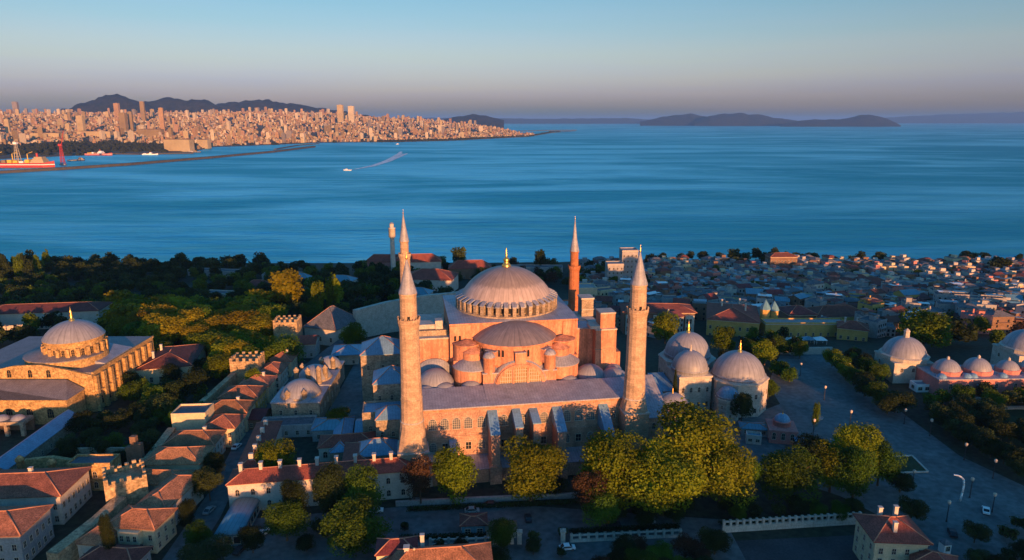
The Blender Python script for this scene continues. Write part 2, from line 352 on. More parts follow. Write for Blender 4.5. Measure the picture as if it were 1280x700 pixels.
def win(parent, x, y, z, rz=0, w=1.0, h=1.8, arch=False, fm='frame_pale', gm='glass_dark', cols=2, rows=2, dep=.12, label=None):
    """one window, its sill at z, standing out from the wall it faces away from (-y before turning)"""
    key = (round(w, 2), round(h, 2), arch, fm, gm, cols, rows)
    if key not in _wm:
        b = MB(); f = .12 if w > .9 else .08
        if arch:
            r = w / 2; hs = h - r; pts = [(-r, 0), (r, 0), (r, hs)] + [(r * math.cos(t * PI / 10), hs + r * math.sin(t * PI / 10)) for t in range(1, 10)] + [(-r, hs)]
            b.extr(pts, -.03, 0, gm)
            ro = r + f; po = [(ro, 0), (ro, hs)] + [(ro * math.cos(t * PI / 10), hs + ro * math.sin(t * PI / 10)) for t in range(1, 10)] + [(-ro, hs), (-ro, 0)]
            pi_ = [(r, 0), (r, hs)] + [(r * math.cos(t * PI / 10), hs + r * math.sin(t * PI / 10)) for t in range(1, 10)] + [(-r, hs), (-r, 0)]
            for i in range(len(po) - 1): b.extr([po[i], po[i + 1], pi_[i + 1], pi_[i]][::-1], -dep, 0, fm)
        else:
            b.b2(-w / 2, w / 2, -.03, 0, 0, h, gm)
            b.b2(-w / 2 - f, -w / 2, -dep, 0, 0, h + f, fm); b.b2(w / 2, w / 2 + f, -dep, 0, 0, h + f, fm); b.b2(-w / 2, w / 2, -dep, 0, h, h + f, fm)
        for i in range(1, cols): b.b2(-w / 2 + w * i / cols - .035, -w / 2 + w * i / cols + .035, -.07, -.031, 0, h * (.96 if not arch else .9), fm)
        for i in range(1, rows): b.b2(-w / 2, w / 2, -.066, -.031, h * i / rows - .035, h * i / rows + .035, fm)
        b.b2(-w / 2 - f - .05, w / 2 + f + .05, -dep - .06, 0, -f, 0, fm)
        me = bpy.data.meshes.new('window'); me.from_pydata(b.v, [], b.f)
        for n in b.names: me.materials.append(MATS[n])
        me.polygons.foreach_set('material_index', b.m); me.update(); _wm[key] = me
    o = link('window', _wm[key], parent, (x, y, z), rz)
    if label: o['label'] = label
    return o

def wins(root, w, d, rows, z0, dz, nf, ns, ww=1.0, wh=1.7, arch=False, sides='FLR', cx=0, cy=0, fm='frame_pale', gm='glass_dark', cols=2, rws=2):
    for r in range(rows):
        z = z0 + r * dz
        if 'F' in sides:
            for i in range(nf): win(root, cx - w / 2 + w * (i + .5) / nf, cy - d / 2, z, 0, ww, wh, arch, fm, gm, cols, rws)
        for e, k in ((-1, 'L'), (1, 'R')):
            if k in sides:
                for i in range(ns): win(root, cx + e * w / 2, cy - d / 2 + d * (i + .5) / ns, z, e * PI / 2, ww, wh, arch, fm, gm, cols, rws)
def house(name, label, cat, x, y, rz, w, d, h, roof='hip', rh=2.6, wm='render_cream', rm='tile', rows=2, nf=5, ns=4, ww=.9, wh=1.5, z=None, group=None, chim=(), cornice=True, sides='FLR', arch=False, over=.6, z0=1.0):
    z = T(x, y) if z is None else z
    root = empty(name, (x, y, z), rz, label, cat, group)
    b = MB(); b.b2(-w / 2, w / 2, -d / 2, d / 2, -2.5, h, wm); b.build('wall', root)
    if cornice: b = MB(); b.b2(-w / 2 - .25, w / 2 + .25, -d / 2 - .25, d / 2 + .25, h - .5, h - .01, 'frame_pale'); b.build('cornice', root)
    b = MB()
    if roof == 'hip': b.hip(w, d, h, rh, rm, over)
    elif roof == 'gable': b.gable(w, d, h, rh, rm, wm)
    else:
        b.b2(-w / 2 + .3, w / 2 - .3, -d / 2 + .3, d / 2 - .3, h + .02, h + .15, rm)
        for a in (-1, 1):
            b.b2(-w / 2, w / 2, a * (d / 2 - .15) - .15, a * (d / 2 - .15) + .15, h, h + .8, wm)
            b.b2(a * (w / 2 - .15) - .15, a * (w / 2 - .15) + .15, -d / 2 + .3, d / 2 - .3, h, h + .8, wm)
    ro = b.build('roof', root)
    for cx, cy, ch in chim:
        b = MB(); b.b2(cx - .45, cx + .45, cy - .45, cy + .45, h + .3, h + ch, 'render_white'); b.b2(cx - .55, cx + .55, cy - .55, cy + .55, h + ch, h + ch + .2, 'render_white'); b.build('chimney', ro)
    if rows: wins(root, w, d, rows, z0, (h - z0 - .6) / rows, nf, ns, ww, wh, arch, sides)
    return root

# ------------------------------------------------------------------ ground, water, far shore
def grid(xs, ys, zf, m):
    b = MB(); nx = len(xs); vs = [(x, y, zf(x, y)) for y in ys for x in xs]
    fs = [(j * nx + i, j * nx + i + 1, (j + 1) * nx + i + 1, (j + 1) * nx + i) for j in range(len(ys) - 1) for i in range(nx - 1)]
    return b.add(vs, fs, m, True)
xs = [-1500, -1200, -1000] + list(range(-900, 901, 15)) + [1000, 1200, 1500]
ys = [-900, -700, -500, -400, -300, -250] + list(range(-220, 60, 10)) + list(range(60, 300, 30)) + list(range(300, 690, 20)) + list(range(680, 740, 3))
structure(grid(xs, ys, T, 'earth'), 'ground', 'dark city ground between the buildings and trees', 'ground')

def sea_mat():
    m = bpy.data.materials.new('sea'); m.use_nodes = True; N = m.node_tree.nodes; L = m.node_tree.links; N.remove(N['Principled BSDF'])
    tc = N.new('ShaderNodeTexCoord')
    def nz(scale, sx, sy, det=4, dist=.8, rot=-4):
        mp = N.new('ShaderNodeMapping'); mp.inputs['Scale'].default_value = (sx, sy, 1); mp.inputs['Rotation'].default_value = (0, 0, R(rot)); L.new(tc.outputs['Object'], mp.inputs[0])
        n = N.new('ShaderNodeTexNoise'); n.inputs['Scale'].default_value = scale; n.inputs['Detail'].default_value = det; n.inputs['Roughness'].default_value = .58; n.inputs['Distortion'].default_value = dist
        L.new(mp.outputs[0], n.inputs['Vector']); return n
    a = nz(.0009, .6, 1.7, 7, 1.8, 14); f = nz(.006, .35, 1.6, 5, 1.2, -8)
    mixn = N.new('ShaderNodeMath'); mixn.operation = 'MULTIPLY_ADD'; mixn.inputs[1].default_value = .35; L.new(f.outputs['Fac'], mixn.inputs[0]); L.new(a.outputs['Fac'], mixn.inputs[2])
    cr = N.new('ShaderNodeValToRGB'); L.new(mixn.outputs[0], cr.inputs[0])
    cr.color_ramp.elements[0].position = .58; cr.color_ramp.elements[0].color = (.085, .43, .50, 1)
    cr.color_ramp.elements[1].position = .79; cr.color_ramp.elements[1].color = (.29, .72, .80, 1)
    w1 = nz(.05, .5, 1.6, 5); w2 = nz(.006, .5, 2.2, 4)
    ad = N.new('ShaderNodeMath'); ad.operation = 'MULTIPLY_ADD'; ad.inputs[1].default_value = 4.0; L.new(w2.outputs['Fac'], ad.inputs[0]); L.new(w1.outputs['Fac'], ad.inputs[2])
    bp = N.new('ShaderNodeBump'); bp.inputs['Strength'].default_value = .9; bp.inputs['Distance'].default_value = 4.0; L.new(ad.outputs[0], bp.inputs['Height'])
    g = N.new('ShaderNodeBsdfGlossy'); g.inputs['Roughness'].default_value = .28; L.new(cr.outputs[0], g.inputs['Color']); L.new(bp.outputs[0], g.inputs['Normal'])
    d = N.new('ShaderNodeBsdfDiffuse'); d.inputs['Color'].default_value = (.004, .12, .17, 1)
    mx = N.new('ShaderNodeMixShader'); mx.inputs[0].default_value = .14; L.new(g.outputs[0], mx.inputs[1]); L.new(d.outputs[0], mx.inputs[2]); L.new(mx.outputs[0], N['Material Output'].inputs['Surface'])
    MATS['sea'] = m
sea_mat()
b = MB(); b.add([(-60000, 640, SEA), (60000, 640, SEA), (60000, 90000, SEA), (-60000, 90000, SEA)], [(0, 1, 2, 3)], 'sea')
structure(b, 'sea', 'wide blue strait with wind streaks reaching the horizon', 'sea')

# haze over the whole scene
hz = bpy.data.materials.new('haze'); hz.use_nodes = True
N = hz.node_tree.nodes; N.remove(N['Principled BSDF'])
pv = N.new('ShaderNodeVolumePrincipled'); pv.inputs['Color'].default_value = (.20, .46, 1.0, 1); pv.inputs['Density'].default_value = HAZE_D = 2.9e-5; pv.inputs['Anisotropy'].default_value = 0
hz.node_tree.links.new(pv.outputs[0], N['Material Output'].inputs['Volume'])
MATS['haze'] = hz
b = MB(); b.b2(-62000, 62000, -1500, 92000, -43, 420, 'haze')
structure(b, 'haze', None, None, 'stuff')
# ------------------------------------------------------------------ the great domed basilica
BO, BA = (4.1, 201.7), R(9.1)
def BW(lx, ly, z=0):
    return BO[0] + lx * math.cos(BA) - ly * math.sin(BA), BO[1] + lx * math.sin(BA) + ly * math.cos(BA), z
bas = empty('domed_basilica', (*BO, 0), BA, 'huge salmon pink basilica with a great lead dome between four minarets', 'basilica')
def part(mb, name, label=None, parent=None):
    o = mb.build(name, parent or bas)
    if label: o['label'] = label
    return o
b = MB(); b.b2(-33, 38.5, 2, 12, -2, 22.4, 'facade'); b.b2(-33.3, 38.8, 1.6, 12.3, 21.6, 22.4, 'plaster'); b.b2(-33.2, 38.7, 1.75, 12, 12.6, 13.1, 'facade'); part(b, 'gallery_wall', 'pink stone and brick west front with rows of windows')
b = MB(); b.prism([(-33.8, 1.0), (39.2, 1.0), (39.2, 14), (-33.8, 14)], 22.42, [22.8, 22.8, 24.6, 24.6], 'lead_sheet')
b.prism([(-11.6, 4.2), (13.2, 4.2), (13.2, 15), (-11.6, 15)], 22.5, [23.25, 23.25, 25.0, 25.0], 'lead_sheet'); part(b, 'gallery_roof')

b = MB(); b.b2(-34.5, 38, 12.5, 80, -2, 21.6, 'facade'); b.b2(-35, 38.5, 12.4, 80.4, 21.6, 22.1, 'lead_sheet'); part(b, 'aisle_block')
# windows of the west front
for i, lx in enumerate([-29, -25.2, -21.5, -17.8, -13.6, -6.5, -.4, 6.5, 14, 18, 22, 29, 34]):
    win(bas, lx, 2, 15.4, 0, 2.5, 3.7, True, 'frame_pale', 'glass_church', 4, 5, .2)
    if i % 2 == 0: win(bas, lx, 2, 8.0, 0, 2.0, 3.0, True, 'frame_pale', 'glass_church', 4, 4, .2)
    else: win(bas, lx, 2, 8.2, 0, 1.7, 2.4, False, 'frame_pale', 'glass_dark', 2, 2)
b = MB(); b.b2(-33, 38, -5, 1.9, -2, 4.6, 'facade'); b.prism([(-33.3, -5.4), (38.3, -5.4), (38.3, 1.95), (-33.3, 1.95)], 4.6, [4.8, 4.8, 6.2, 6.2], 'lead_sheet'); part(b, 'porch', 'low lead roofed outer porch along the west front')
for lx in (-27, -20, 0, 7, 19, 33): win(bas, lx, -5, .6, 0, 1.8, 3.0, True, cols=2, rows=2)
# sloping buttresses
for lx, zf, zb, yf, wd in ((-10.2, 16.2, 20.6, -6.2, 2.7), (-2.6, 17.6, 20.6, -5.2, 2.2), (2.9, 18.6, 20.4, -5.2, 2.2), (10.6, 15.8, 20.4, -6.4, 2.7), (25.9, 13.6, 20.2, -7.4, 2.7), (-22.8, 8.6, 11.5, -5.6, 1.9)):
    r_ = empty('buttress', (lx, 0, 0), 0, None, None); r_.parent = bas
    b = MB(); b.prism([(-wd / 2, yf), (wd / 2, yf), (wd / 2, 1.97), (-wd / 2, 1.97)], -2, [zf, zf, zb, zb], 'facade')
    b.b2(-wd / 2 - .5, wd / 2 + .5, yf - .6, 1.95, -2, 6.0, 'facade')
    b.build('pier', r_)
    b = MB(); b.prism([(-wd / 2 - .2, yf - .25), (wd / 2 + .2, yf - .25), (wd / 2 + .2, 1.98), (-wd / 2 - .2, 1.98)], zf - .05, [zf + .3, zf + .3, zb + .35, zb + .35], 'lead_blue'); b.build('roof', r_)
# central block with the arched window
AX = 1.0
b = MB(); b.b2(-11.5, 13.2, 14.4, 30, 20, 28.2, 'plaster'); b.b2(-11.8, 13.5, 14.2, 30, 28.2, 28.6, 'lead_sheet')
def half(rx, rz, z, n=20, x=AX): return [(x + rx * math.cos(t * PI / n), z + rz * math.sin(t * PI / n)) for t in range(n + 1)]
b.extr(half(8.7, 8.0, 24), 14.0, 20, 'plaster', True)
part(b, 'west_wall', 'salmon front wall carrying the big arched window')
b = MB(); b.extr(half(8.95, 8.3, 24.05), 14.3, 21.5, 'lead_sheet', True); part(b, 'vault_roof')
wroot = empty('arched_window', (0, 0, 0), 0, None, None); wroot.parent = bas
b = MB(); b.extr(half(7.2, 5.9, 24.4), 13.92, 13.98, 'window_gold')
for i in range(-9, 10): x = AX + i * .75; zt = 24.4 + 5.9 * math.sqrt(max(0, 1 - (i * .75 / 7.2) ** 2)); (zt > 24.8) and b.b2(x - .07, x + .07, 13.84, 13.91, 24.4, zt, 'frame_pale')
for z in (25.6, 26.9, 28.2, 29.3): wd = 7.2 * math.sqrt(max(0, 1 - ((z - 24.4) / 5.9) ** 2)); b.b2(AX - wd, AX + wd, 13.86, 13.91, z - .06, z + .06, 'frame_pale')
b.build('pane', wroot)
b = MB()
for k in (-2.5, 2.5): b.b2(AX + k - .35, AX + k + .35, 13.5, 13.83, 24.2, 29.8, 'plaster')
po, pi_ = half(8.3, 7.1, 24.2), half(7.2, 5.9, 24.4)
for i in range(20): b.extr([po[i], po[i + 1], pi_[i + 1], pi_[i]][::-1], 13.55, 13.99, 'plaster')
b.build('frame', wroot)
for lx in (-9.3, 11.3):
    b = MB(); b.lathe(lx, 16, [(1.95, 28), (1.95, 33.2), (2.15, 33.3), (2.15, 33.7)], 'plaster', 16); b.dome(lx, 16, 33.7, 2.1, 1.7, 'lead_sheet', 16, 5); part(b, 'stair_turret')
# semi-dome body
SX, SY = 1.0, 27.0
b = MB(); b.lathe(SX, SY, [(13.6, 28), (13.6, 36.2), (14.3, 36.4), (14.3, 37.2), (.1, 37.2)], 'plaster', 28, PI, 2 * PI, 1, .86, smooth=False)
for i in range(9):
    t = PI + PI * (i + .5) / 9
    x, y = SX + 14.0 * math.cos(t), SY + 12.0 * math.sin(t)
    if i % 2 == 0: b.box(x, y, 30.5, 3.6, 2.4, 4.6, 'plaster', t - PI / 2 + PI); b.box(x, y, 35.1, 3.9, 2.7, .25, 'lead_sheet', t + PI / 2)
part(b, 'semi_dome_drum')
for i in range(5):
    t = PI + PI * (i * 2 + 1.5 - .0) / 10.0
    if .05 < (t - PI) / PI < .95:
        for q in (-.045, .045): win(bas, SX + 13.65 * math.cos(t + q * 1.1), SY + 11.75 * math.sin(t + q * 1.1), 33.2, t + PI / 2, .8, 2.4, True, 'plaster', 'glass_dark', 1, 1)
b = MB(); b.dome(0, 0, 0, 14.6, 5.4, 'lead_dark', 36, 9, PI, 2 * PI, 1, .86); o = part(b, 'semi_dome'); o.location = (SX, SY, 37.2)
b = MB(); b.lathe(SX, SY, [(18.5, 27.9), (18.5, 28.6), (14.3, 31)], 'lead_sheet', 28, PI, 2 * PI, 1, .62, smooth=False); part(b, 'apron_roof')
for e in (-1, 1):   # rounded side niches in two tiers
    cx = SX + e * 15.0
    b = MB(); b.lathe(cx, 22.5, [(6.6, 20), (6.6, 28.2), (6.9, 28.3), (6.9, 28.9), (3.6, 31.2), (3.6, 33.6), (3.8, 33.8), (.1, 36.2)], 'plaster', 20, PI, 2 * PI, 1, 1.0, smooth=False)
    b.b2(cx - 6.6, cx + 6.6, 22.5, 28, 20, 30.5, 'plaster'); part(b, 'niche')
    b = MB(); b.lathe(cx, 22.5, [(7.05, 28.7), (7.05, 29.0), (3.62, 31.4)], 'lead_sheet', 20, PI, 2 * PI, smooth=False); part(b, 'niche_roof')
    b = MB(); b.lathe(cx - e * .5 + e * 2.3, 25.6, [(4.4, 29), (4.4, 35.2), (4.6, 35.4), (4.6, 35.9), (.1, 37.0)], 'plaster', 14, PI, 2 * PI, smooth=False); part(b, 'upper_niche')
# square base
b = MB(); b.b2(-21, 23, 27, 66, 20, 41.6, 'plaster'); b.b2(-21.5, 23.5, 26.6, 66.4, 41.6, 42.3, 'plaster')
for x0, x1 in ((-21.4, -16.2), (18.2, 23.4)): b.b2(x0, x1, 26.55, 27, 29, 41.5, 'plaster')
part(b, 'square_base')
for lx in (-19.6, -18): win(bas, lx, 26.55, 36.2, 0, .8, 1.9, True, 'plaster', 'glass_dark', 1, 1)
DX, DY = 1.2, 46.5
b = MB(); n = 40
ring = [(DX + 19 * math.cos(2 * PI * i / n), DY + 19 * math.sin(2 * PI * i / n), 42.9) for i in range(n)]
sq = []
for i in range(n):
    c, s_ = math.cos(2 * PI * i / n), math.sin(2 * PI * i / n); k = 1 / max(abs(c) / 22.6, abs(s_) / 20.2)
    sq.append((DX + c * k, DY + s_ * k, 42.35))
b.add(sq + ring, [(i, (i + 1) % n, n + (i + 1) % n, n + i) for i in range(n)], 'lead_sheet')
for sx_, sy_ in ((-1, -1), (1, -1), (1, 1), (-1, 1)):
    xc, yc = DX + sx_ * 22.6, DY + sy_ * 20.2
    near = sorted(range(n), key=lambda i: (sq[i][0] - xc) ** 2 + (sq[i][1] - yc) ** 2)[:2]
    b.add([sq[near[0]], sq[near[1]], (xc, yc, 42.35)], [(0, 1, 2)], 'lead_sheet')
part(b, 'base_roof')
# drum with forty piers
b = MB(); b.lathe(0, 0, [(18.9, 42.3), (18.9, 43.4), (17.0, 43.7), (16.5, 43.7), (16.5, 47.6)], 'old_stone', 80, smooth=False)
for i in range(40):
    t = 2 * PI * i / 40; c, s_ = math.cos(t), math.sin(t)
    b.box(17.5 * c, 17.5 * s_, 43.5, 2.6, 1.25, 3.3, 'old_stone', t)
    vs = []
    for rr, zz in ((16.2, 48.2), (19.0, 47.0)):
        for q in (-.75, .75): vs.append((rr * c - q * s_, rr * s_ + q * c, zz)); vs.append((rr * c - q * s_, rr * s_ + q * c, zz - .35))
    b.add(vs, [(0, 2, 6, 4), (1, 5, 7, 3), (4, 6, 7, 5), (0, 4, 5, 1), (2, 3, 7, 6)], 'lead_sheet')
drum = part(b, 'drum', 'ring of brown stone piers with small windows between'); drum.location = (DX, DY, 0)
for i in range(40):
    t = 2 * PI * (i + .5) / 40
    win(drum, 16.62 * math.cos(t), 16.62 * math.sin(t), 44.1, t + PI / 2, .95, 2.5, True, 'old_stone', 'glass_dark', 1, 1)
b = MB(); b.dome(0, 0, 0, 16.9, 10.6, 'dome_lead', 80, 18)
for i in range(40):
    t = 2 * PI * (i + .5) / 40; b.lathe(16.6 * math.cos(t), 16.6 * math.sin(t), [(.85, -.9), (.8, .1), (.45, .6), (.01, .8)], 'lead_sheet', 8)
dome = part(b, 'dome', 'great ribbed lead dome paler below a dark weathered cap'); dome.location = (DX, DY, 47.0)
b = MB(); b.lathe(0, 0, [(1.6, 10.4), (1.7, 11.0), (1.1, 11.7), (.9, 12.3), (1.2, 13.0), (.8, 13.7), (.35, 14.1), (.42, 15), (.3, 15.6), (.2, 17.2), (.02, 17.6)], 'gold', 14); fin = b.build('finial', dome)
# buttress towers
def tower(x0, x1, y0, y1, z1, m='plaster', name='buttress_tower'):
    b = MB(); b.b2(x0, x1, y0, y1, 18, z1, m); b.b2(x0 - .2, x1 + .2, y0 - .2, y1 + .2, z1, z1 + .5, 'pale_stone'); b.b2(x0 - .12, x1 + .12, y0 - .12, y1 + .12, z1 - 7.2, z1 - 6.9, 'old_stone')
    return b
b = tower(-33, -21.2, 28.5, 40, 36.6); b.b2(-32.5, -21.5, 31, 39, 37, 39.0, 'old_stone'); b.b2(-32.3, -25, 33, 38.5, 39, 40.6, 'pale_stone'); b.b2(-26, -23.4, 32.4, 36, 39, 42, 'pale_stone'); part(b, 'buttress_tower')
b = tower(30.4, 38.0, 27.4, 40, 37.2); b.b2(32.2, 37.6, 28.2, 34, 37.6, 43.0, 'plaster'); b.b2(32, 37.8, 28, 34.2, 43.0, 43.5, 'pale_stone'); b.b2(38, 40.5, 30, 38, 18, 28, 'plaster'); b.b2(28.5, 32.1, 28, 33, 37.7, 38.7, 'pale_stone')
b.b2(23.5, 30.4, 31.5, 40, 18, 36.8, 'plaster'); b.b2(23.5, 30.4, 31.3, 40, 36.8, 37.3, 'lead_sheet'); part(b, 'buttress_tower')
b = tower(-34, -22, 56, 68, 34); part(b, 'buttress_tower')
b = tower(24, 38, 56, 68, 32.5); b.b2(33.8, 38.6, 60, 66, 33, 40, 'old_stone'); b.b2(33.5, 38.9, 59.7, 66.3, 40, 40.6, 'pale_stone'); b.b2(33.6, 38.8, 59.8, 60, 35.6, 36, 'pale_stone'); part(b, 'buttress_tower')
for e in (-1, 1):  # great arches seen side on between the towers
    b = MB(); b.b2(22.5 if e > 0 else -31, 31 if e > 0 else -20.5, 40, 56, 18, 33.5, 'plaster'); part(b, 'tympanum_wall')
# lead domes and vaults over the gallery ends
def gd(x, y, z, r, h, sy=1, m='lead_dome'):
    b = MB(); b.dome(0, 0, 0, r, h, m, 24, 7, sy=sy); b.lathe(0, 0, [(r, -3), (r * 1.001, 0)], 'plaster', 24, sy=sy); o = part(b, 'gallery_dome'); o.location = (x, y, z)
for x, y, z, r, h, sy in ((-26.8, 21, 23.4, 6.3, 5.2, .95), (-30, 15.6, 22.9, 3.4, 2.0, .8), (-24.2, 15.8, 22.9, 4.0, 2.6, .8), (-15.2, 16.2, 22.8, 3.9, 2.9, .8), (27.0, 22, 21.8, 5.8, 5.0, .95), (35.2, 20, 21.4, 5.4, 4.2, 1), (18.0, 16.3, 22.5, 4.0, 2.9, .8), (26, 15.8, 22.0, 3.6, 2.2, .8), (37, 27, 21.4, 3.6, 3.2, 1)): gd(x, y, z, r, h, sy)
# wall arches behind the gallery domes
for x in (-27,):
    b = MB(); b.extr(half(6.8, 5.8, 24, 16, x), 27.5, 28.45, 'lead_sheet', True); part(b, 'blind_arch')
# east half-dome and apse, mostly behind
b = MB(); b.dome(0, 0, 0, 15.2, 6.2, 'lead_dome', 32, 8, 0, PI, 1, .9); o = part(b, 'semi_dome'); o.location = (SX, 66, 36.6)
b = MB(); b.lathe(SX, 66, [(14.2, 18), (14.2, 36.6)], 'plaster', 24, 0, PI, 1, .9); part(b, 'apse')

# ------------------------------------------------------------------ minarets
def minaret(lx, ly, label, kind):
    x, y, _ = BW(lx, ly); root = empty('minaret', (x, y, 0), BA, label, 'minaret')
    if kind in 'LR':
        z1, z2 = (11.8, 20.5) if kind == 'L' else (19.4, 23.5)
        bw = 4.5 if kind == 'L' else 3.9
        b = MB(); b.box(0, 0, -2, bw * 2, bw * 2, z1 + 2, 'minaret_stone'); b.box(0, 0, z1 - .35, bw * 2 + .5, bw * 2 + .5, .5, 'pale_stone')
        if kind == 'L': b.prism([(4.5, -4.2), (8.6, -3.4), (8.6, 3), (4.5, 4)], -2, [8.6, 6.5, 6.5, 8.6], 'pale_stone')
        b.build('base', root)
        b = MB(); n = 16; k0 = bw * .98
        vs = []; 
        for i in range(n):
            t = 2 * PI * (i + .5) / n; c, s_ = math.cos(t), math.sin(t); k = k0 / max(abs(c), abs(s_)) ; k = min(k, k0 * 1.3)
            vs.append((c * k, s_ * k, z1 + .15))
        vs += [(3.55 * math.cos(2 * PI * (i + .5) / n), 3.55 * math.sin(2 * PI * (i + .5) / n), z2) for i in range(n)]
        b.add(vs, [(i, (i + 1) % n, n + (i + 1) % n, n + i) for i in range(n)], 'minaret_stone'); b.build('transition', root)
        b = MB(); b.lathe(0, 0, [(3.5, z2), (3.05, 36), (2.95, 50.2)], 'minaret_stone', 16, smooth=False)
        b.lathe(0, 0, [(3.6, z2 - .1), (3.75, z2 + .2), (3.5, z2 + .5)], 'pale_stone', 16, smooth=False)
        b.lathe(0, 0, [(3.2, 27.8), (3.45, 28), (3.2, 28.3)], 'minaret_stone', 16, smooth=False); b.build('shaft', root)
        b = MB(); b.lathe(0, 0, [(2.95, 50.0), (3.1, 50.8), (3.2, 51.4), (3.4, 52.0), (3.4, 53.1), (3.2, 53.1), (3.2, 52.2), (2.5, 52.2)], 'minaret_stone', 16, smooth=False)
        for i in range(16): t = 2 * PI * i / 16; b.box(3.3 * math.cos(t), 3.3 * math.sin(t), 53.0, .24, .24, .5, 'minaret_stone', t)
        b.build('balcony', root)
        b = MB(); b.lathe(0, 0, [(2.55, 52.2), (2.5, 60.2), (2.7, 60.4), (2.7, 60.8)], 'minaret_stone', 16, smooth=False); b.b2(-.4, .4, -2.62, -2.4, 52.3, 54.2, 'glass_dark'); b.build('upper_shaft', root)
        b = MB(); b.lathe(0, 0, [(2.75, 60.8), (1.9, 63.6), (.95, 67.6), (.22, 70.6), (.05, 71)], 'lead_sheet', 16); b.build('cap', root)
        b = MB(); b.lathe(0, 0, [(.05, 70.6), (.4, 71), (.1, 71.4), (.25, 71.8), (.05, 72.2), (.03, 73.2)], 'gold', 8); b.build('finial', root)
    else:
        m = 'minaret_stone' if kind == 'A' else 'brick_red'; zb, zc, zt, r = (56, 61.5, 74, 2.15) if kind == 'A' else (48.6, 55.2, 70, 2.2)
        b = MB(); b.box(0, 0, -2, 6.4, 6.4, 26, m); b.lathe(0, 0, [(3.4, 24), (2.6, 31), (r, 33)], m, 14, smooth=False); b.build('base', root)
        b = MB(); b.lathe(0, 0, [(r + .1, 33), (r, zb - 1.6)], m, 14, smooth=False); b.build('shaft', root)
        b = MB(); b.lathe(0, 0, [(r, zb - 1.6), (r + .25, zb - .6), (r + .5, zb), (r + .5, zb + 1.1), (r + .3, zb + 1.1), (r + .3, zb + .2), (r - .4, zb + .2)], m, 14, smooth=False); b.build('balcony', root)
        b = MB(); b.lathe(0, 0, [(r - .4, zb + .2), (r - .45, zc), (r - .2, zc + .2), (r - .2, zc + .6)], m, 14, smooth=False); b.build('upper_shaft', root)
        b = MB(); b.lathe(0, 0, [(r - .15, zc + .6), (1.0, zc + 6.0), (.15, zt - 1), (.04, zt - .6)], 'lead_sheet', 14); b.build('cap', root)
        b = MB(); b.lathe(0, 0, [(.05, zt - .9), (.3, zt - .6), (.08, zt - .2), (.03, zt + .9)], 'gold', 8); b.build('finial', root)
minaret(-35.2, -1, 'stout stone minaret with a tall flared base beside the long pink gabled court', 'L')
minaret(35.3, -1, 'stout stone minaret on a square base beside the tall yellow trees', 'R')
minaret(-35.6, 81, 'slender stone minaret half hidden behind the stout front one', 'A')
minaret(35.7, 81, 'slender red brick minaret rising behind the great dome', 'B')
# ------------------------------------------------------------------ annexes round the basilica
def annex(lx0, lx1, ly0, ly1, h, rh, label, rm='lead_blue', wm='old_stone', nf=3, rows=1, roof='hip', name='stone_annex'):
    x, y, _ = BW((lx0 + lx1) / 2, (ly0 + ly1) / 2)
    return house(name, label, 'annex', x, y, BA, lx1 - lx0, ly1 - ly0, h, roof, rh, wm, rm, rows, nf, 2, .9, 1.8, z=0, cornice=False, over=.3, z0=max(1.5, h - 6), arch=True)
annex(-54, -37.2, 62, 78, 20.5, 5.0, 'tall stone annex with a pyramid of blue lead, farthest left of the basilica')
annex(-48.5, -35.5, 38, 52, 17.5, 4.2, 'stone annex under a sloping blue lead roof behind the flared minaret')
annex(-52, -36.5, 26, 36, 11.5, 2.0, 'low stone annex with a flat blue roof below the tall one', roof='flat')
annex(-47, -36, 16, 24, 13.6, 3.2, 'narrow stone annex with a sunlit gable beside the flared minaret')
annex(-52.5, -40.4, 3, 13, 7.6, 3.4, 'low grey walled annex with a bright blue hipped lead roof')
annex(-62, -56, 14, 40, 4.2, 1.8, 'long narrow shed with a blue lead roof beside the domed almshouse', rows=0, name='lead_roofed_shed')
def lean(x0, x1, y0, y1, zf, zb, label, name='stone_annex', rm='lead_sheet', wm='facade'):
    x, y, _ = BW((x0 + x1) / 2, y0); root = empty(name, (x, y, 0), BA, label, 'annex')
    w = (x1 - x0) / 2; d = y1 - y0
    b = MB(); b.prism([(-w, 0), (w, 0), (w, d), (-w, d)], -2, [zf, zf, zb, zb], wm); b.build('wall', root)
    b = MB(); b.prism([(-w - .3, -.4), (w + .3, -.4), (w + .3, d), (-w - .3, d)], zf + .02, [zf + .3, zf + .3, zb + .35, zb + .35], rm); b.build('roof', root)
    for i in range(3): win(root, -w + (i + .5) * 2 * w / 3, 0, zf - 4, 0, 1.2, 2.2, True)
lean(40, 50.5, 6, 24, 12.5, 20.5, 'lean-to with a long grey lead slope right of the square based minaret')
lean(41.5, 58, 30, 40, 9, 13, 'low range with a blue lead roof between the basilica and the domed tombs', rm='lead_blue')
lean(60, 66, 38, 52, 8, 10, 'small flat roofed range left of the largest tomb', rm='lead_blue')

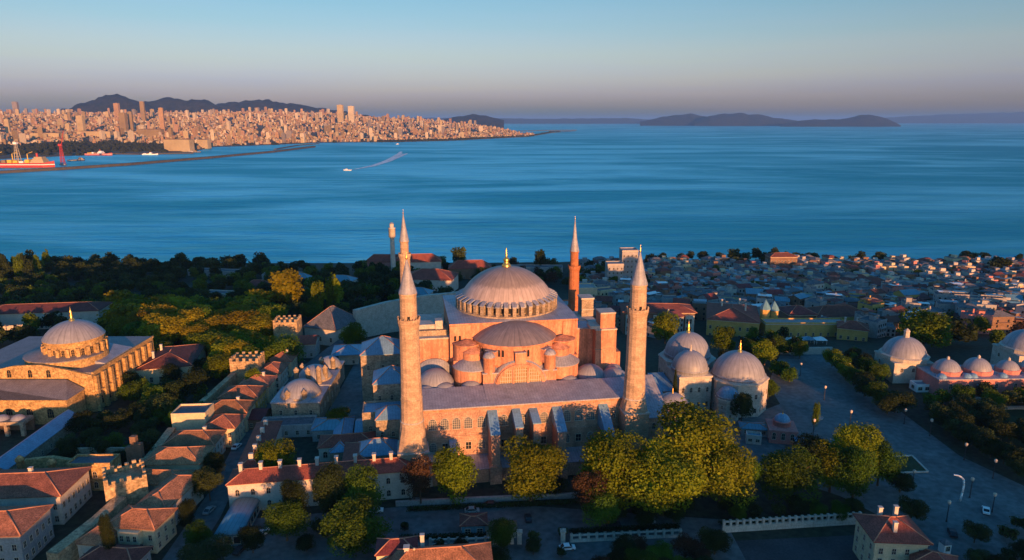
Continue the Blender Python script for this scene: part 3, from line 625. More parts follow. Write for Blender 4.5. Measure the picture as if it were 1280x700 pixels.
# ------------------------------------------------------------------ domed tombs
def finial(b, z, k=1.0, m='gold'): b.lathe(0, 0, [(.9 * k, z - .2), (.7 * k, z + .5 * k), (.3 * k, z + .9 * k), (.65 * k, z + 1.6 * k), (.25 * k, z + 2.2 * k), (.4 * k, z + 2.9 * k), (.12 * k, z + 3.4 * k), (.02, z + 4.4 * k)], m, 10)
def tomb(name, label, x, y, rz, r, h, dr, dh, n=8, wm='pale_stone', dm='lead_dome', rows=2, nw=2, fk=1.0, drum=1.4, z=None, cat='tomb', ww=1.0, wh=1.9, fm='gold', z0=1.6):
    z = T(x, y) if z is None else z
    root = empty(name, (x, y, z), rz, label, cat)
    b = MB(); b.lathe(0, 0, [(r, -2), (r, h - .7), (r + .4, h - .6), (r + .4, h), (dr + .1, h + .35)], wm, n, rotz=PI / n, smooth=False); b.build('wall', root)
    b = MB(); b.lathe(0, 0, [(dr + .25, h + .1), (dr + .25, h + drum), (dr + .5, h + drum + .1), (dr, h + drum + .4)], wm if drum > 1.6 else 'lead_sheet', max(n, 24)); b.build('drum', root)
    b = MB(); b.dome(0, 0, 0, dr, dh, dm, 32, 9); o = b.build('dome', root, (0, 0, h + drum + .3))
    if fk: b = MB(); finial(b, dh, fk, fm); b.build('finial', o)
    ap = r * math.cos(PI / n); side = 2 * r * math.sin(PI / n)
    for k in range(n):
        t = 2 * PI * k / n - PI / 2
        if math.sin(t + rz) > .35: continue
        for q in range(rows):
            for i in range(nw):
                u = (i + .5) / nw * side - side / 2
                win(root, ap * math.cos(t) - u * math.sin(t), ap * math.sin(t) + u * math.cos(t), z0 + q * (h - 2) / rows, t + PI / 2, ww, wh, q == rows - 1, cols=2, rows=2)
    return root
tomb('domed_tomb', 'largest pale tomb with a wide dome behind a smaller porch dome', 71.8, 268, R(10), 11.2, 15.6, 9.0, 8.6, 8, fk=1.1, nw=3, rows=2)
tomb('domed_tomb', 'cube like tomb with a tall pink lit dome in front of the largest one', 69.8, 255.5, R(8), 9.2, 14.0, 6.9, 6.6, 4, fk=.7, fm='pale_stone', nw=4, rows=2, ww=.9)
tomb('domed_tomb', 'eight sided white tomb with a gold finial and two rows of windows', 88.2, 253, R(6), 11.2, 13.2, 9.9, 8.4, 8, fk=1.1, nw=3, rows=2, drum=.9)
tomb('domed_tomb', 'small round tomb with a blue dome at the foot of the eight sided one', 81.2, 242, 0, 4.3, 8.6, 4.0, 3.2, 8, dm='lead_blue', fk=0, nw=1, rows=2, drum=.6, ww=.7, wh=1.4)
tomb('domed_tomb', 'low square tomb with a pale flat dome right of the front minaret', 57.6, 231, R(9), 9.0, 10.2, 5.6, 3.6, 4, wm='facade', fk=.5, nw=3, rows=1, drum=.6, z0=6)
tomb('fountain_kiosk', 'small pink kiosk with arched windows and a little blue dome', 95.2, 225, R(-12), 6.4, 5.0, 2.7, 2.3, 4, wm='render_pink', dm='lead_blue', fk=.35, nw=3, rows=1, drum=1.8, cat='kiosk', ww=1.1, wh=2.4)
house('site_hut', 'low hut with pale blue sheet roof beside the pink kiosk', 'hut', 87, 229, R(-10), 9, 5, 2.8, 'hip', .9, 'render_grey', 'metal_blue', 1, 3, 2, 1.2, 1.2, z=0, cornice=False)
house('ticket_booth', 'tiny hut with pale awning left of the pink kiosk', 'hut', 84.5, 222, R(-14), 5, 3.4, 2.6, 'flat', .9, 'render_white', 'metal_blue', 1, 2, 1, 1.2, 1.0, z=0, cornice=False)
root = empty('parasol', (100.5, 216.5, 0), R(-10), 'large square blue parasol in front of the pink kiosk', 'parasol')
b = MB(); b.tube((0, 0, 0), (0, 0, 3.9), .09, .09, 'dark_metal', 8); b.build('pole', root)
b = MB(); b.hip(7, 6, 2.9, 1.5, 'lead_blue', 0, .12, 0, None); b.build('canopy', root)

# ------------------------------------------------------------------ almshouse with domes and chimneys
IX, IY = -80, 237
root = empty('domed_almshouse', (IX, IY, 0), R(2), 'stone almshouse with three lead domes and a cluster of fat chimneys', 'almshouse')
b = MB(); b.b2(-8.8, 8.8, 0, 15.5, -2, 8.2, 'old_stone'); b.b2(-5.5, 9.4, 15.5, 32, -2, 8.6, 'old_stone'); b.b2(-1, 8.5, 32, 46, -2, 7.6, 'old_stone'); b.build('wall', root)
b = MB(); b.b2(-9.1, 9.1, -.3, 15.6, 8.2, 8.7, 'lead_sheet'); b.b2(-5.8, 9.7, 15.7, 32.2, 8.6, 9.1, 'lead_sheet'); b.b2(-1.3, 8.8, 32.3, 46.2, 7.6, 8.1, 'lead_sheet'); b.build('roof', root)
for x, y, z, r, h in ((0, 8, 9.0, 7.3, 5.0), (1.5, 24, 9.4, 6.6, 4.6), (4, 39, 8.4, 4.8, 4.0)):
    b = MB(); b.lathe(0, 0, [(r + .25, -1.0), (r + .25, .2), (r, .4)], 'old_stone', 24); b.dome(0, 0, .35, r, h, 'lead_dome', 28, 8); b.build('dome', root, (x, y, z))
for x, y, hh in ((-3.2, 1.8, 3.6), (3.0, 1.8, 3.8), (-4.2, 18.5, 6.5), (.5, 17.6, 6.6), (4.8, 17.2, 7.4), (-3.8, 26, 5.4), (6.5, 21, 6.4), (2.0, 33.8, 5.2), (6.5, 34.5, 5.0)):
    b = MB(); b.lathe(0, 0, [(1.0, 0), (.95, hh - .9), (1.15, hh - .8), (1.15, hh - .5), (.1, hh + .7)], 'old_stone', 10); b.build('chimney', root, (x, y, 8.4))
for x in (-5.5, 0, 5.5): win(root, x, 0, 3.6, 0, 1.1, 1.9, True)
for y in (3, 8, 13, 18, 23, 28): win(root, 8.8 if y < 15 else 9.4, y, 3.4, PI / 2, 1.1, 1.9, True)
b = MB(); b.dome(0, 0, 0, 2.2, 1.2, 'lead_dome', 16, 5); b.build('dome', root, (-2.0, 1.9, 8.7)); b = MB(); b.dome(0, 0, 0, 2.2, 1.2, 'lead_dome', 16, 5); b.build('dome', root, (3.6, 2.6, 8.7))
house('stone_outbuilding', 'low grey outbuilding with a flat roof in front of the domed almshouse', 'outbuilding', -80.5, 229.5, R(6), 19, 8, 4.0, 'flat', 1, 'render_grey', 'roof_grey', 1, 5, 2, z=0, cornice=False)
house('stone_outbuilding', 'pale sheet roofed outbuilding behind the red roofed courtyard school', 'outbuilding', -64, 228, R(6), 13, 10, 4.2, 'hip', 1.6, 'render_grey', 'metal_blue', 1, 3, 2, z=0, cornice=False)
house('stone_outbuilding', 'narrow blue roofed outbuilding between the school and the annexes', 'outbuilding', -51, 226, R(8), 8, 12, 4.4, 'gable', 1.8, 'render_grey', 'lead_blue', 1, 2, 2, z=0, cornice=False)
house('stone_outbuilding', 'small brown lean outbuilding left of the domed almshouse', 'outbuilding', -93.5, 237, R(2), 6, 10, 4.0, 'gable', 1.8, 'render_brown', 'tile_dark', 1, 2, 2, z=0, cornice=False)

# ------------------------------------------------------------------ courtyard school with the long red roof
root = empty('courtyard_school', (-81, 177.5, 0), BA, 'long cream school with red roofs round a planted courtyard', 'school')
def wing(x0, x1, y0, y1, h, rh, m='tile_red'):
    b = MB(); b.b2(x0, x1, y0, y1, -2, h, 'render_white'); b.b2(x0 - .2, x1 + .2, y0 - .2, y1 + .2, h - .5, h - .01, 'frame_pale'); b.build('wall', root)
    b = MB(); b.hip(x1 - x0, y1 - y0, h, rh, m, .45, .2, cx=(x0 + x1) / 2, cy=(y0 + y1) / 2); return b.build('roof', root)
f_ = wing(0, 52, 0, 8.5, 8.8, 2.2); l_ = wing(.3, 8.0, 8.7, 42, 8.4, 2.2); k_ = wing(22, 40, 27, 36, 5.0, 2.0); e_ = wing(31, 41, 8.7, 26.8, 6.0, 2.2)
for i, x in enumerate((3, 8.6, 14, 19.5, 24.5, 30, 35.5, 41, 46)):
    b = MB(); b.b2(x - .45, x + .45, 3.6, 4.9, 9.6, 12.9, 'render_white'); b.b2(x - .6, x + .6, 3.5, 5.0, 12.9, 13.15, 'render_white'); b.build('chimney', f_)
for y in (12, 18, 24, 30, 36):
    b = MB(); b.b2(3.6, 4.9, y - .5, y + .5, 9.4, 12.2, 'render_white'); b.build('chimney', l_)
for i in range(12):
    for z in (1.2, 5.2): win(root, 2.5 + i * 4.25, 0, z, 0, 1.05, 1.9, True)
for i in range(6):
    win(root, 24 + i * 2.6, 27, 1.4, 0, 1.3, 2.2, True)
    for z in (1.2, 5.0): win(root, .3, 10 + i * 5, z, -PI / 2, 1.05, 1.9, True)
for z in (1.2, 5.2): win(root, 52, 4.2, z, PI / 2, 1.05, 1.9, True)

# ------------------------------------------------------------------ old city wall and its towers
def crenel(name, label, x, y, rz, w, d, h, m='wall_stone', mer=1.1, n=5, cat='tower', slits=True):
    root = empty(name, (x, y, 0), rz, label, cat)
    b = MB(); b.b2(-w / 2, w / 2, -d / 2, d / 2, -2, h - 1.2, m)
    for a in (-1, 1):
        b.b2(-w / 2, w / 2, a * (d / 2 - .4) - .4, a * (d / 2 - .4) + .4, h - 1.2, h, m); b.b2(a * (w / 2 - .4) - .4, a * (w / 2 - .4) + .4, -d / 2 + .8, d / 2 - .8, h - 1.2, h, m)
    b.build('wall', root)
    rr = random.Random(int(x * 7 + y))
    for a in (-1, 1):
        for i in range(n):
            b = MB(); hh = 1.3 + rr.uniform(-.9 if not slits else -.3, .4); u = -w / 2 + .55 + (w - 1.1) * i / (n - 1); b.b2(u - mer / 2, u + mer / 2, a * (d / 2 - .4) - .4, a * (d / 2 - .4) + .4, h, h + hh, m); b.build('merlon', root)
            if 0 < i < n - 1:
                b = MB(); u = -d / 2 + .55 + (d - 1.1) * i / (n - 1); b.b2(a * (w / 2 - .4) - .4, a * (w / 2 - .4) + .4, u - mer / 2, u + mer / 2, h, h + hh, m); b.build('merlon', root)
    if slits:
        for u in (-w * .25, w * .22): win(root, u, -d / 2, h - 3.6, 0, .4, 1.3, False, m, 'glass_dark', 1, 1)
        win(root, w / 2, 0, h - 3.6, PI / 2, .4, 1.3, False, m, 'glass_dark', 1, 1)
    return root
crenel('wall_tower', 'broken topped city wall tower nearest the camera with ivy on its corner', -110.5, 178.5, R(32), 10.5, 10.5, 11.8, n=6, slits=False)
crenel('wall_tower', 'square sunlit wall tower rising from the red roofed house row', -112, 276, R(3), 11.8, 9, 12.0, n=5)
crenel('wall_tower', 'farthest wall tower half hidden by a round green tree', -110.8, 326, R(2), 11.5, 9, 14.0, n=5)
def wall_run(name, label, pts, th, zs, m='wall_stone', cat='wall', cap=None):
    root = MB(); 
    for (p, q, za, zb) in zip(pts[:-1], pts[1:], zs[:-1], zs[1:]):
        p, q = Vector(p), Vector(q); d = (q - p).normalized(); nrm = Vector((-d.y, d.x)) * th / 2
        root.prism([p - nrm, q - nrm, q + nrm, p + nrm], -8, [za, zb, zb, za], m)
        if cap: n2 = nrm * 1.25; root.prism([p - n2, q - n2, q + n2, p + n2], min(za, zb) - .0 if za == zb else min(za, zb), [za + .3, zb + .3, zb + .3, za + .3], cap)
    o = root.build(name); return tag(o, label, cat)
wall_run('city_wall', 'thick sunlit city wall running down from the broken tower to the picture edge', [(-108.6, 172.5), (-110.5, 164), (-113.5, 150)], 3.4, [8.2, 6.8, 6.0])
wall_run('city_wall', 'city wall between the broken tower and the pale block house', [(-112.6, 184.5), (-115.2, 203), (-117, 219)], 2.6, [7.5, 6.4, 7.0])
wall_run('city_wall', 'stretch of city wall behind the middle of the house row', [(-117, 232), (-116.5, 250), (-115.8, 270)], 2.2, [7.0, 7.0, 7.6])
wall_run('city_wall', 'stretch of city wall between the square tower and the farthest one', [(-114, 281), (-113, 300), (-112, 320)], 2.2, [7.2, 7.0, 7.6])
wall_run('palace_wall', 'long pale palace wall curving behind the stout left minaret', [(-84, 353), (-70, 371), (-52, 387), (-30, 399), (-8, 403)], 2.6, [11.5, 11.3, 10.8, 10.2, 9.8], 'pale_stone')
house('water_tank_house', 'windowless pale block house with a flat roof standing beside the city wall', 'block house', -112.4, 225.6, R(4), 11.6, 8.5, 10.4, 'flat', 1, 'render_cream', 'roof_grey', 0, cornice=False, z=0)

# ------------------------------------------------------------------ old wooden houses along the wall
HC = 'old wooden houses along the city wall'
row = [(-105, 198.5, 17.0, 11, 7.0, 'cream house with a long window row, first of the wall row past the broken tower', 'render_cream', 6),
       (-105.5, 211, 15.6, 9.5, 6.8, 'low house with a hipped red roof right beside the pale block house', 'render_white', 5),
       (-100.5, 223, 10.0, 10, 7.2, 'narrow cream house squeezed right of the pale block house', 'render_cream', 3),
       (-103.5, 235, 15, 10, 7.4, 'house with a pale ridged red roof just behind the pale block house', 'render_cream', 5),
       (-103.5, 248, 14, 10.5, 7.8, 'broad red roofed house in the middle of the wall row', 'render_yellow', 5),
       (-102.6, 261, 11.5, 10, 7.2, 'small red roofed house just in front of the square wall tower', 'render_cream', 4),
       (-101.5, 276, 9, 11, 7.0, 'white house tucked right beside the square wall tower', 'render_white', 3),
       (-102.0, 290, 10, 10, 7.0, 'last red roofed house of the wall row before the round tree', 'render_cream', 3)]
for i, (x, y, w_, d_, h_, lab, wm, nf) in enumerate(row):
    house('wooden_house', lab, 'house', x, y, R(2), w_, d_, h_, 'hip', 2.7, wm, 'tile', 2, nf, 4, .9, 1.5, z=0, group=HC, chim=((w_ * .2, 1, 3.6),) if i % 2 else (), over=.7)
root = house('wooden_house', 'red roofed house with a bay window below the city wall', 'house', -98.4, 163.5, R(-6), 13, 9, 7.2, 'hip', 2.4, 'render_cream', 'tile', 2, 5, 3, z=0, over=.7)
b = MB(); b.b2(-2.4, 3.2, -6.3, -4.52, 3.4, 7.0, 'render_cream'); b.build('bay', root)
for x in (-1.4, .4, 2.2): win(root, x, -6.3, 4.3, 0, .9, 1.6)
house('wooden_house', 'long red roofed back wing behind the bay windowed house', 'house', -97.5, 177, R(-6), 9, 18, 7.0, 'hip', 2.4, 'render_white', 'tile', 2, 3, 5, z=0, over=.6)
house('wooden_house', 'red roofed side wing between the broken tower and its back wing', 'house', -104.6, 186.5, R(-4), 15, 8, 6.2, 'hip', 2.2, 'render_white', 'tile', 1, 5, 2, z=0, over=.6)
house('wooden_house', 'small pyramid roofed house at the foot of the sloping city wall', 'house', -106.4, 158.2, R(-8), 7.6, 7, 5.2, 'hip', 2.6, 'render_white', 'tile', 1, 2, 2, z=0, over=.6)
house('wooden_house', 'dark red roofed house cut by the picture edge below the wall', 'house', -99, 151.5, R(-6), 14, 7, 4.4, 'hip', 1.9, 'render_grey', 'tile_dark', 1, 3, 2, z=0, over=.6)
house('town_house', 'long house with a red hipped roof and eight windows left of the broken tower', 'house', -141.5, 178, R(4), 32, 15, 9.0, 'hip', 3.0, 'render_white', 'tile', 2, 10, 6, 1.0, 1.7, z=0, chim=((4, 1, 4.2),), over=.8)
house('town_house', 'red roofed house in the lower left corner of the view', 'house', -137, 158.5, R(4), 27, 13, 9.0, 'hip', 2.8, 'render_grey', 'tile', 2, 8, 5, 1.0, 1.7, z=0, over=.7)
root = house('ruined_house', 'roofless ochre house front with dark arched windows behind the red roof', 'ruin', -128, 192.5, R(2), 13, 6, 8.4, 'flat', 1, 'irene_stone', 'roof_grey', 2, 4, 2, 1.2, 2.0, z=0, cornice=False, arch=True)
wall_run('ruined_wall', 'crumbling ochre wall left of the roofless house front', [(-151, 195), (-143, 195.5), (-135.2, 195)], 1.4, [7.6, 8.4, 7.4], 'irene_stone')
for x, y, lab in ((-149, 190.5, 'short round stack standing free left of the roofless house'), (-138.2, 188.6, 'taller square topped stack beside the roofless house front')):
    b = MB(); b.lathe(0, 0, [(1.1, -1), (1.0, 9.4), (1.25, 9.5), (1.25, 10.3), (.3, 11.2)], 'irene_stone', 10); tag(b.build('brick_stack', None, (x, y, 0)), lab, 'chimney stack')
b = MB(); 
for i, (dx, hh) in enumerate(((0, 9.5), (1.6, 13.0), (3.0, 10.5))): b.b2(dx - .9, dx + .9, -.8 + i * .1, .8 + i * .1, -1, hh, 'render_brown')
tag(b.build('ruined_pier', None, (-121, 200, 0)), 'tall dark broken pier of brickwork above the city wall', 'ruin')
wall_run('garden_wall', 'dark low garden wall behind the broken brick pier', [(-118, 207), (-132, 206), (-146, 206)], .8, [5.5, 6.0, 5.8], 'old_stone')

# ------------------------------------------------------------------ the golden domed church at the left
EX, EY = -175.5, 263.5
root = empty('domed_church', (EX, EY, 0), 0, 'golden stone church with one broad dome at the left edge', 'church')
b = MB(); b.b2(-40, 15.0, -15.5, 30, -2, 15.4, 'irene_stone')
pts = [(-40, 14), (-40, 15.2), (-26, 16.2), (-14, 19.0), (-4, 19.4), (6, 17.4), (15.2, 15.2), (15.2, 14)][::-1]
b.extr(pts, -16.4, -15.4, 'irene_stone')
for i in range(9):
    y = -14.2 + i * 5.0; b.b2(15.0, 16.1, y - .8, y + .8, -2, 14.4, 'irene_stone')
b.b2(14.8, 15.5, -15.6, 30.1, 15.4, 16.2, 'irene_stone'); b.b2(14.9, 15.7, -15.5, 30, 7.6, 8.1, 'irene_stone')
b.build('wall', root)
b = MB(); b.prism([(-40, -15.3), (14.7, -15.3), (14.7, 29.8), (-40, 29.8)], 15.42, 16.0, 'lead_brown'); b.prism([(3, -6), (14.6, -6), (14.6, 14), (3, 14)], 16.02, [18.6, 16.4, 16.4, 18.6], 'lead_sheet'); b.build('roof', root)
b = MB(); b.lathe(-3, -2, [(14.5, 15.6), (14.5, 19.3)], 'irene_stone', 10, PI, 2 * PI, 1, .85, smooth=False); b.build('front_bay', root)
b = MB(); b.lathe(-3, -2, [(15.0, 19.3), (15.0, 19.7), (3, 22.6)], 'lead_brown', 10, PI, 2 * PI, 1, .85, smooth=False); b.build('front_bay_roof', root)
b = MB(); b.b2(-45, 11.5, -27, -16.5, -2, 9.8, 'irene_stone'); b.build('narthex', root)
b = MB(); b.add([(-46, -27.6, 9.8), (12.1, -27.6, 9.8), (12.1, -16.42, 9.8), (-46, -16.42, 13.6), (5.5, -16.42, 13.6)], [(0, 1, 4, 3), (1, 2, 4), (0, 3, 4, 2, 1)], 'lead_brown'); b.build('narthex_roof', root)
b = MB(); b.lathe(0, 0, [(11.4, 16), (11.4, 19.2), (10.6, 19.6), (10.3, 25.0), (10.9, 25.2), (10.9, 25.9)], 'irene_stone', 40, smooth=False)
for i in range(20): t = 2 * PI * i / 20; b.box(10.8 * math.cos(t), 10.8 * math.sin(t), 19.3, 1.4, 1.3, 4.2, 'irene_stone', t)
dr = b.build('drum', root)
for i in range(20): t = 2 * PI * (i + .5) / 20; win(dr, 10.58 * math.cos(t), 10.58 * math.sin(t), 20.2, t + PI / 2, 1.1, 2.8, True, 'irene_stone', 'glass_dark', 2, 3)
b = MB(); b.dome(0, 0, 0, 11.0, 6.3, 'lead_dome', 40, 10); o = b.build('dome', root, (0, 0, 25.9)); b = MB(); finial(b, 6.3, 1.3); b.build('finial', o)
for i in range(6): win(root, -33 + i * 7.6, -27, 2.6, 0, 2.4, 3.6, True, 'irene_stone', 'glass_dark', 3, 3)
for i in range(8):
    for z in (2.0, 9.6): win(root, 15.0, -11.7 + i * 5.0, z, PI / 2, 1.7, 3.2, True, 'irene_stone', 'glass_dark', 2, 3)
for x in (-16, -8, -1): win(root, x, -16.4, 14.4, 0, 1.6, 3.0, True, 'irene_stone', 'glass_dark', 2, 2)
house('lead_roofed_range', 'long low range with a bright blue lead roof in front of the golden church', 'range', -160.5, 213, R(93), 40, 7, 5.0, 'gable', 2.2, 'old_stone', 'lead_blue', 1, 8, 2, z=0, cornice=False)
root = empty('domed_portico', (-183, 227, 0), R(2), 'portico with small pale domes over dark arches at the left edge', 'portico')
b = MB()
for i in range(5): b.b2(-14 + i * 5.6 - .6, -14 + i * 5.6 + .6, -.6, .6, -1, 4.2, 'old_stone')
b.b2(-14.6, 9, -.6, 5.5, 4.2, 5.4, 'old_stone'); b.b2(-14.6, 9, 4.6, 5.4, -1, 4.2, 'render_brown'); b.build('arcade', root)
for i in range(4): b = MB(); b.dome(0, 0, 0, 2.4, 1.6, 'lead_dome', 18, 6); b.build('dome', root, (-11.2 + i * 5.6, 2.4, 5.4))

# ------------------------------------------------------------------ buildings behind, left of the basilica
house('museum_house', 'long dark red roofed house among the trees behind the city wall', 'house', -152, 292, R(14), 22, 30, 7.0, 'hip', 3.2, 'render_cream', 'tile_dark', 1, 6, 7, 1.1, 2.2, z=0, chim=((-6, -6, 4.6), (-5, 4, 4.6)))
house('great_hall', 'large hall with a high grey hipped roof and white gable by the palace wall', 'hall', -95, 349, R(-20), 19, 22, 7.5, 'hip', 9.0, 'render_white', 'roof_grey', 1, 3, 4, 1.2, 2.2, z=-2)
root = house('street_fountain', 'square fountain house with a wide blue hipped roof behind the almshouse', 'fountain', -76, 305, R(8), 9, 9, 6.0, 'hip', 2.6, 'pale_stone', 'lead_blue', 1, 2, 2, z=-.5, over=3.0)
house('guard_house', 'little house with a dark red roof right of the farthest wall tower', 'house', -98.5, 318, R(6), 8, 12, 7.0, 'gable', 2.5, 'render_grey', 'tile_red', 1, 2, 3, z=-1)
house('archive_building', 'long white building with a low dark red roof behind the golden church', 'building', -268, 383, R(8), 62, 18, 10, 'hip', 3.0, 'render_white', 'tile_dark', 1, 9, 4, 1.4, 2.6, z=-6)
far_l = [(-118, 640, 40, 14, 8, 'red roofed palace pavilion right of the tall poplars', 'tile_red', 'render_pink'), (-66, 545, 40, 26, 10, 'broad red roofed palace kitchen just left of the slender minaret', 'tile_red', 'render_white'),
         (-88, 625, 44, 16, 11, 'red roofed palace range farther behind, left of the white light tower', 'tile_red', 'render_white'), (-66, 470, 18, 12, 8, 'pale shed with a sheet metal roof below the palace kitchen', 'metal_blue', 'render_white'),
         (-38, 610, 38, 16, 10, 'red roofed palace range seen between the slender minaret and the dome', 'tile_red', 'render_brown'), (20, 640, 56, 12, 7, 'long pale flat terrace building seen over the great dome', 'roof_grey', 'render_grey'),
         (-255, 590, 60, 9, 5, 'long low pale wall building at the wooded point', 'roof_grey', 'render_grey'), (-190, 560, 34, 10, 6, 'grey low building between the shore trees', 'roof_grey', 'render_grey'),
         (-132, 520, 20, 12, 7, 'small building with a blue sheet roof beyond the yellow trees', 'metal_blue', 'render_white'), (-190, 500, 16, 10, 6, 'white villa gable among the shore trees', 'tile_dark', 'render_white'), (-170, 540, 14, 9, 6, 'little white villa farther among the shore trees', 'metal_blue', 'render_white'), (-205, 470, 22, 9, 5, 'white low pavilion beyond the yellow wood', 'roof_grey', 'render_white')]
for x, y, w_, d_, h_, lab, rm, wm in far_l:
    house('palace_building', lab, 'building', x, y, R(random.uniform(-12, 18)), w_, d_, h_, 'hip' if rm != 'roof_grey' else 'flat', 3.6 if w_ < 35 else 6.0, wm, rm, 1, max(3, int(w_ / 5)), 2, 1.2, 2.0, cornice=False, chim=((-4, 0, 5.6), (5, 0, 5.6)) if rm == 'tile_red' else ())
x, y, z = A(491, 318, 600); root = empty('light_tower', (x, y, T(x, y)), 0, 'white light tower with a gallery rising above the red palace roofs', 'tower')
zt = 22.5 - T(x, y)
b = MB(); b.lathe(0, 0, [(2.4, -1), (1.9, zt - 14)], 'render_white', 14); b.build('tower_shaft', root)
b = MB(); b.lathe(0, 0, [(1.9, zt - 14), (3.0, zt - 13), (3.0, zt - 5.5), (3.3, zt - 5.4), (3.3, zt - 4.8), (1.8, zt - 4.6), (1.8, zt - 1.5)], 'render_white', 14); b.build('gallery', root)
b = MB(); b.dome(0, 0, zt - 1.5, 2.1, 1.5, 'lead_dome', 12, 5); b.build('cap', root)

# ------------------------------------------------------------------ baths, yellow prison and other buildings on the right
def bath(label, x, y, s, h, dr, dh, lan=True, wm='pale_stone'):
    root = empty('domed_bath', (x, y, T(x, y)), 0, label, 'bath house')
    b = MB(); b.b2(-s / 2, s / 2, -s / 2, s / 2, -2, h, wm); b.b2(-s / 2 - .3, s / 2 + .3, -s / 2 - .3, s / 2 + .3, h - .4, h + .2, wm); b.build('wall', root)
    b = MB(); b.lathe(0, 0, [(dr + .9, h + .2), (dr + .9, h + 1.6), (dr + 1.2, h + 1.7), (dr, h + 2.2)], wm, 12, smooth=False); b.build('drum', root)
    b = MB(); b.dome(0, 0, 0, dr, dh, 'lead_dome', 32, 9); o = b.build('dome', root, (0, 0, h + 2.1))
    b = MB()
    if lan: b.lathe(0, 0, [(1.25, dh - .2), (1.15, dh + 2.4), (1.4, dh + 2.5), (.9, dh + 3.2), (.05, dh + 3.8)], wm, 8, smooth=False)
    else: b.lathe(0, 0, [(.8, dh - .2), (.8, dh + .9), (.05, dh + 1.6)], wm, 8)
    b.build('lantern', o)
    for i in range(3): win(root, -s * .3 + i * s * .3, -s / 2, h * .58, 0, 1.1, 1.6, True)
    for i in range(2): win(root, -s / 2, -s * .22 + i * s * .44, h * .58, -PI / 2, 1.1, 1.6, True)
    return root
bath('square bath house with a great lead dome and tall lantern beside the plaza trees', 171.3, 285.5, 16.4, 9.0, 8.8, 7.2)
bath('second big domed bath house at the right picture edge', 229, 292, 17, 10, 8.8, 7.2)
root = empty('pink_bath_range', (173, 262, 0), R(2), 'long pink bath range with low lead domes behind a terrace', 'bath house')
b = MB(); b.b2(0, 80, 0, 16, -2, 7.4, 'render_pink'); b.b2(-.3, 80.3, -.3, 16.3, 7.4, 7.8, 'lead_sheet'); b.build('wall', root)
for x, y, r, h, k in ((8, 8, 5.2, 4.0, 0), (21, 8, 5.2, 4.4, 1), (34, 8, 4.2, 3.2, 0), (46, 8, 5.4, 4.2, 1)):
    b = MB(); b.lathe(0, 0, [(r + .5, 0), (r + .5, 1.6), (r, 1.8)], 'render_pink', 10, smooth=False); b.build('drum', root, (x, y, 7.8))
    b = MB(); b.dome(0, 0, 0, r, h, 'lead_dome', 24, 8); b.lathe(0, 0, [(.6, h - .1), (.6, h + .8), (.05, h + 1.3)], 'pale_stone', 8); b.build('dome', root, (x, y, 9.5))
for x in (2.5, 13, 15.5, 28, 39): b = MB(); b.dome(0, 0, 0, 2.0, 1.5, 'lead_blue', 16, 5); b.build('dome', root, (x, 2.6, 7.8))
for x in (5, 12, 24, 32, 41): win(root, x, 0, 3.6, 0, 1.3, 2.0, True)
b = MB(); b.b2(16, 19, -1.8, -.02, -1, 5.2, 'render_pink'); b.hip(3.4, 2.2, 5.2, .8, 'lead_sheet', .2, .1, None, None, 17.5, -.9); b.build('porch', root)
wall_run('terrace_wall', 'pale stepped terrace wall in front of the pink bath range', [(176, 256), (200, 256.5), (240, 258)], 1.0, [2.4, 2.4, 2.4], 'pale_stone')
wall_run('terrace_wall', 'lower pale terrace wall bordering the park lawn', [(182, 250), (204, 250.5), (240, 252)], .8, [1.2, 1.2, 1.2], 'pale_stone')
house('entrance_booth', 'low white canopy booth at the foot of the domed bath house', 'booth', 172, 270, R(2), 9, 5, 2.6, 'flat', 1, 'white_paint', 'metal_blue', 1, 3, 1, 1.6, 1.2, z=0, cornice=False)
house('prison_building', 'large yellow building with a wide red hipped roof beyond the tombs', 'building', 129, 388, R(-16), 28, 36, 11.0, 'hip', 4.0, 'render_yellow', 'tile_red', 2, 7, 7, 1.1, 1.9, chim=((-6, 4, 6.5), (4, 9, 6.5), (7, -2, 6.5)))
house('prison_wing', 'long low yellow wing with a pale flat roof and a row of windows', 'building', 165, 374, R(0), 46, 9, 8.0, 'flat', 1, 'render_yellow', 'concrete', 1, 11, 2, 1.0, 1.7)
house('prison_building', 'dark red roofed yellow block behind the low yellow wing', 'building', 196, 402, R(6), 34, 18, 9.0, 'hip', 4.2, 'render_yellow', 'tile_dark', 1, 8, 4, 1.1, 1.8)
house('prison_building', 'narrow dark red roofed block between the two turrets and the yellow block', 'building', 172, 400, R(4), 17, 16, 10.0, 'hip', 3.6, 'render_brown', 'tile_dark', 1, 4, 4, 1.1, 1.8)
house('corner_villa', 'small yellow villa with a red roof lit at its corner above the plaza trees', 'villa', 188, 364, R(-24), 15, 12, 7.0, 'hip', 3.0, 'render_yellow', 'tile_red', 1, 4, 3, 1.1, 1.8, chim=((2, 1, 4.8), (-4, 0, 4.6)))
for x, y, h_, lab in ((146.5, 384, 14, 'yellow prison turret with a pale blue pointed cap, nearer the big red roof'), (153.5, 389, 12.5, 'yellow prison turret with a pale blue pointed cap, above the low wing')):
    root = empty('prison_turret', (x, y, T(x, y)), 0, lab, 'turret')
    b = MB(); b.lathe(0, 0, [(2.8, -1), (2.8, h_)], 'render_yellow', 8, smooth=False); b.build('wall', root)
    b = MB(); b.lathe(0, 0, [(3.3, h_), (2.4, h_ + 2), (.1, h_ + 5.5)], 'metal_blue', 8, smooth=False); b.build('cap', root)
root = house('ministry_building', 'wide brown building with two white window bays behind the right minaret', 'building', 84, 384, R(-2), 40, 16, 14.0, 'hip', 3.0, 'render_brown', 'tile_dark', 0, over=1.0)
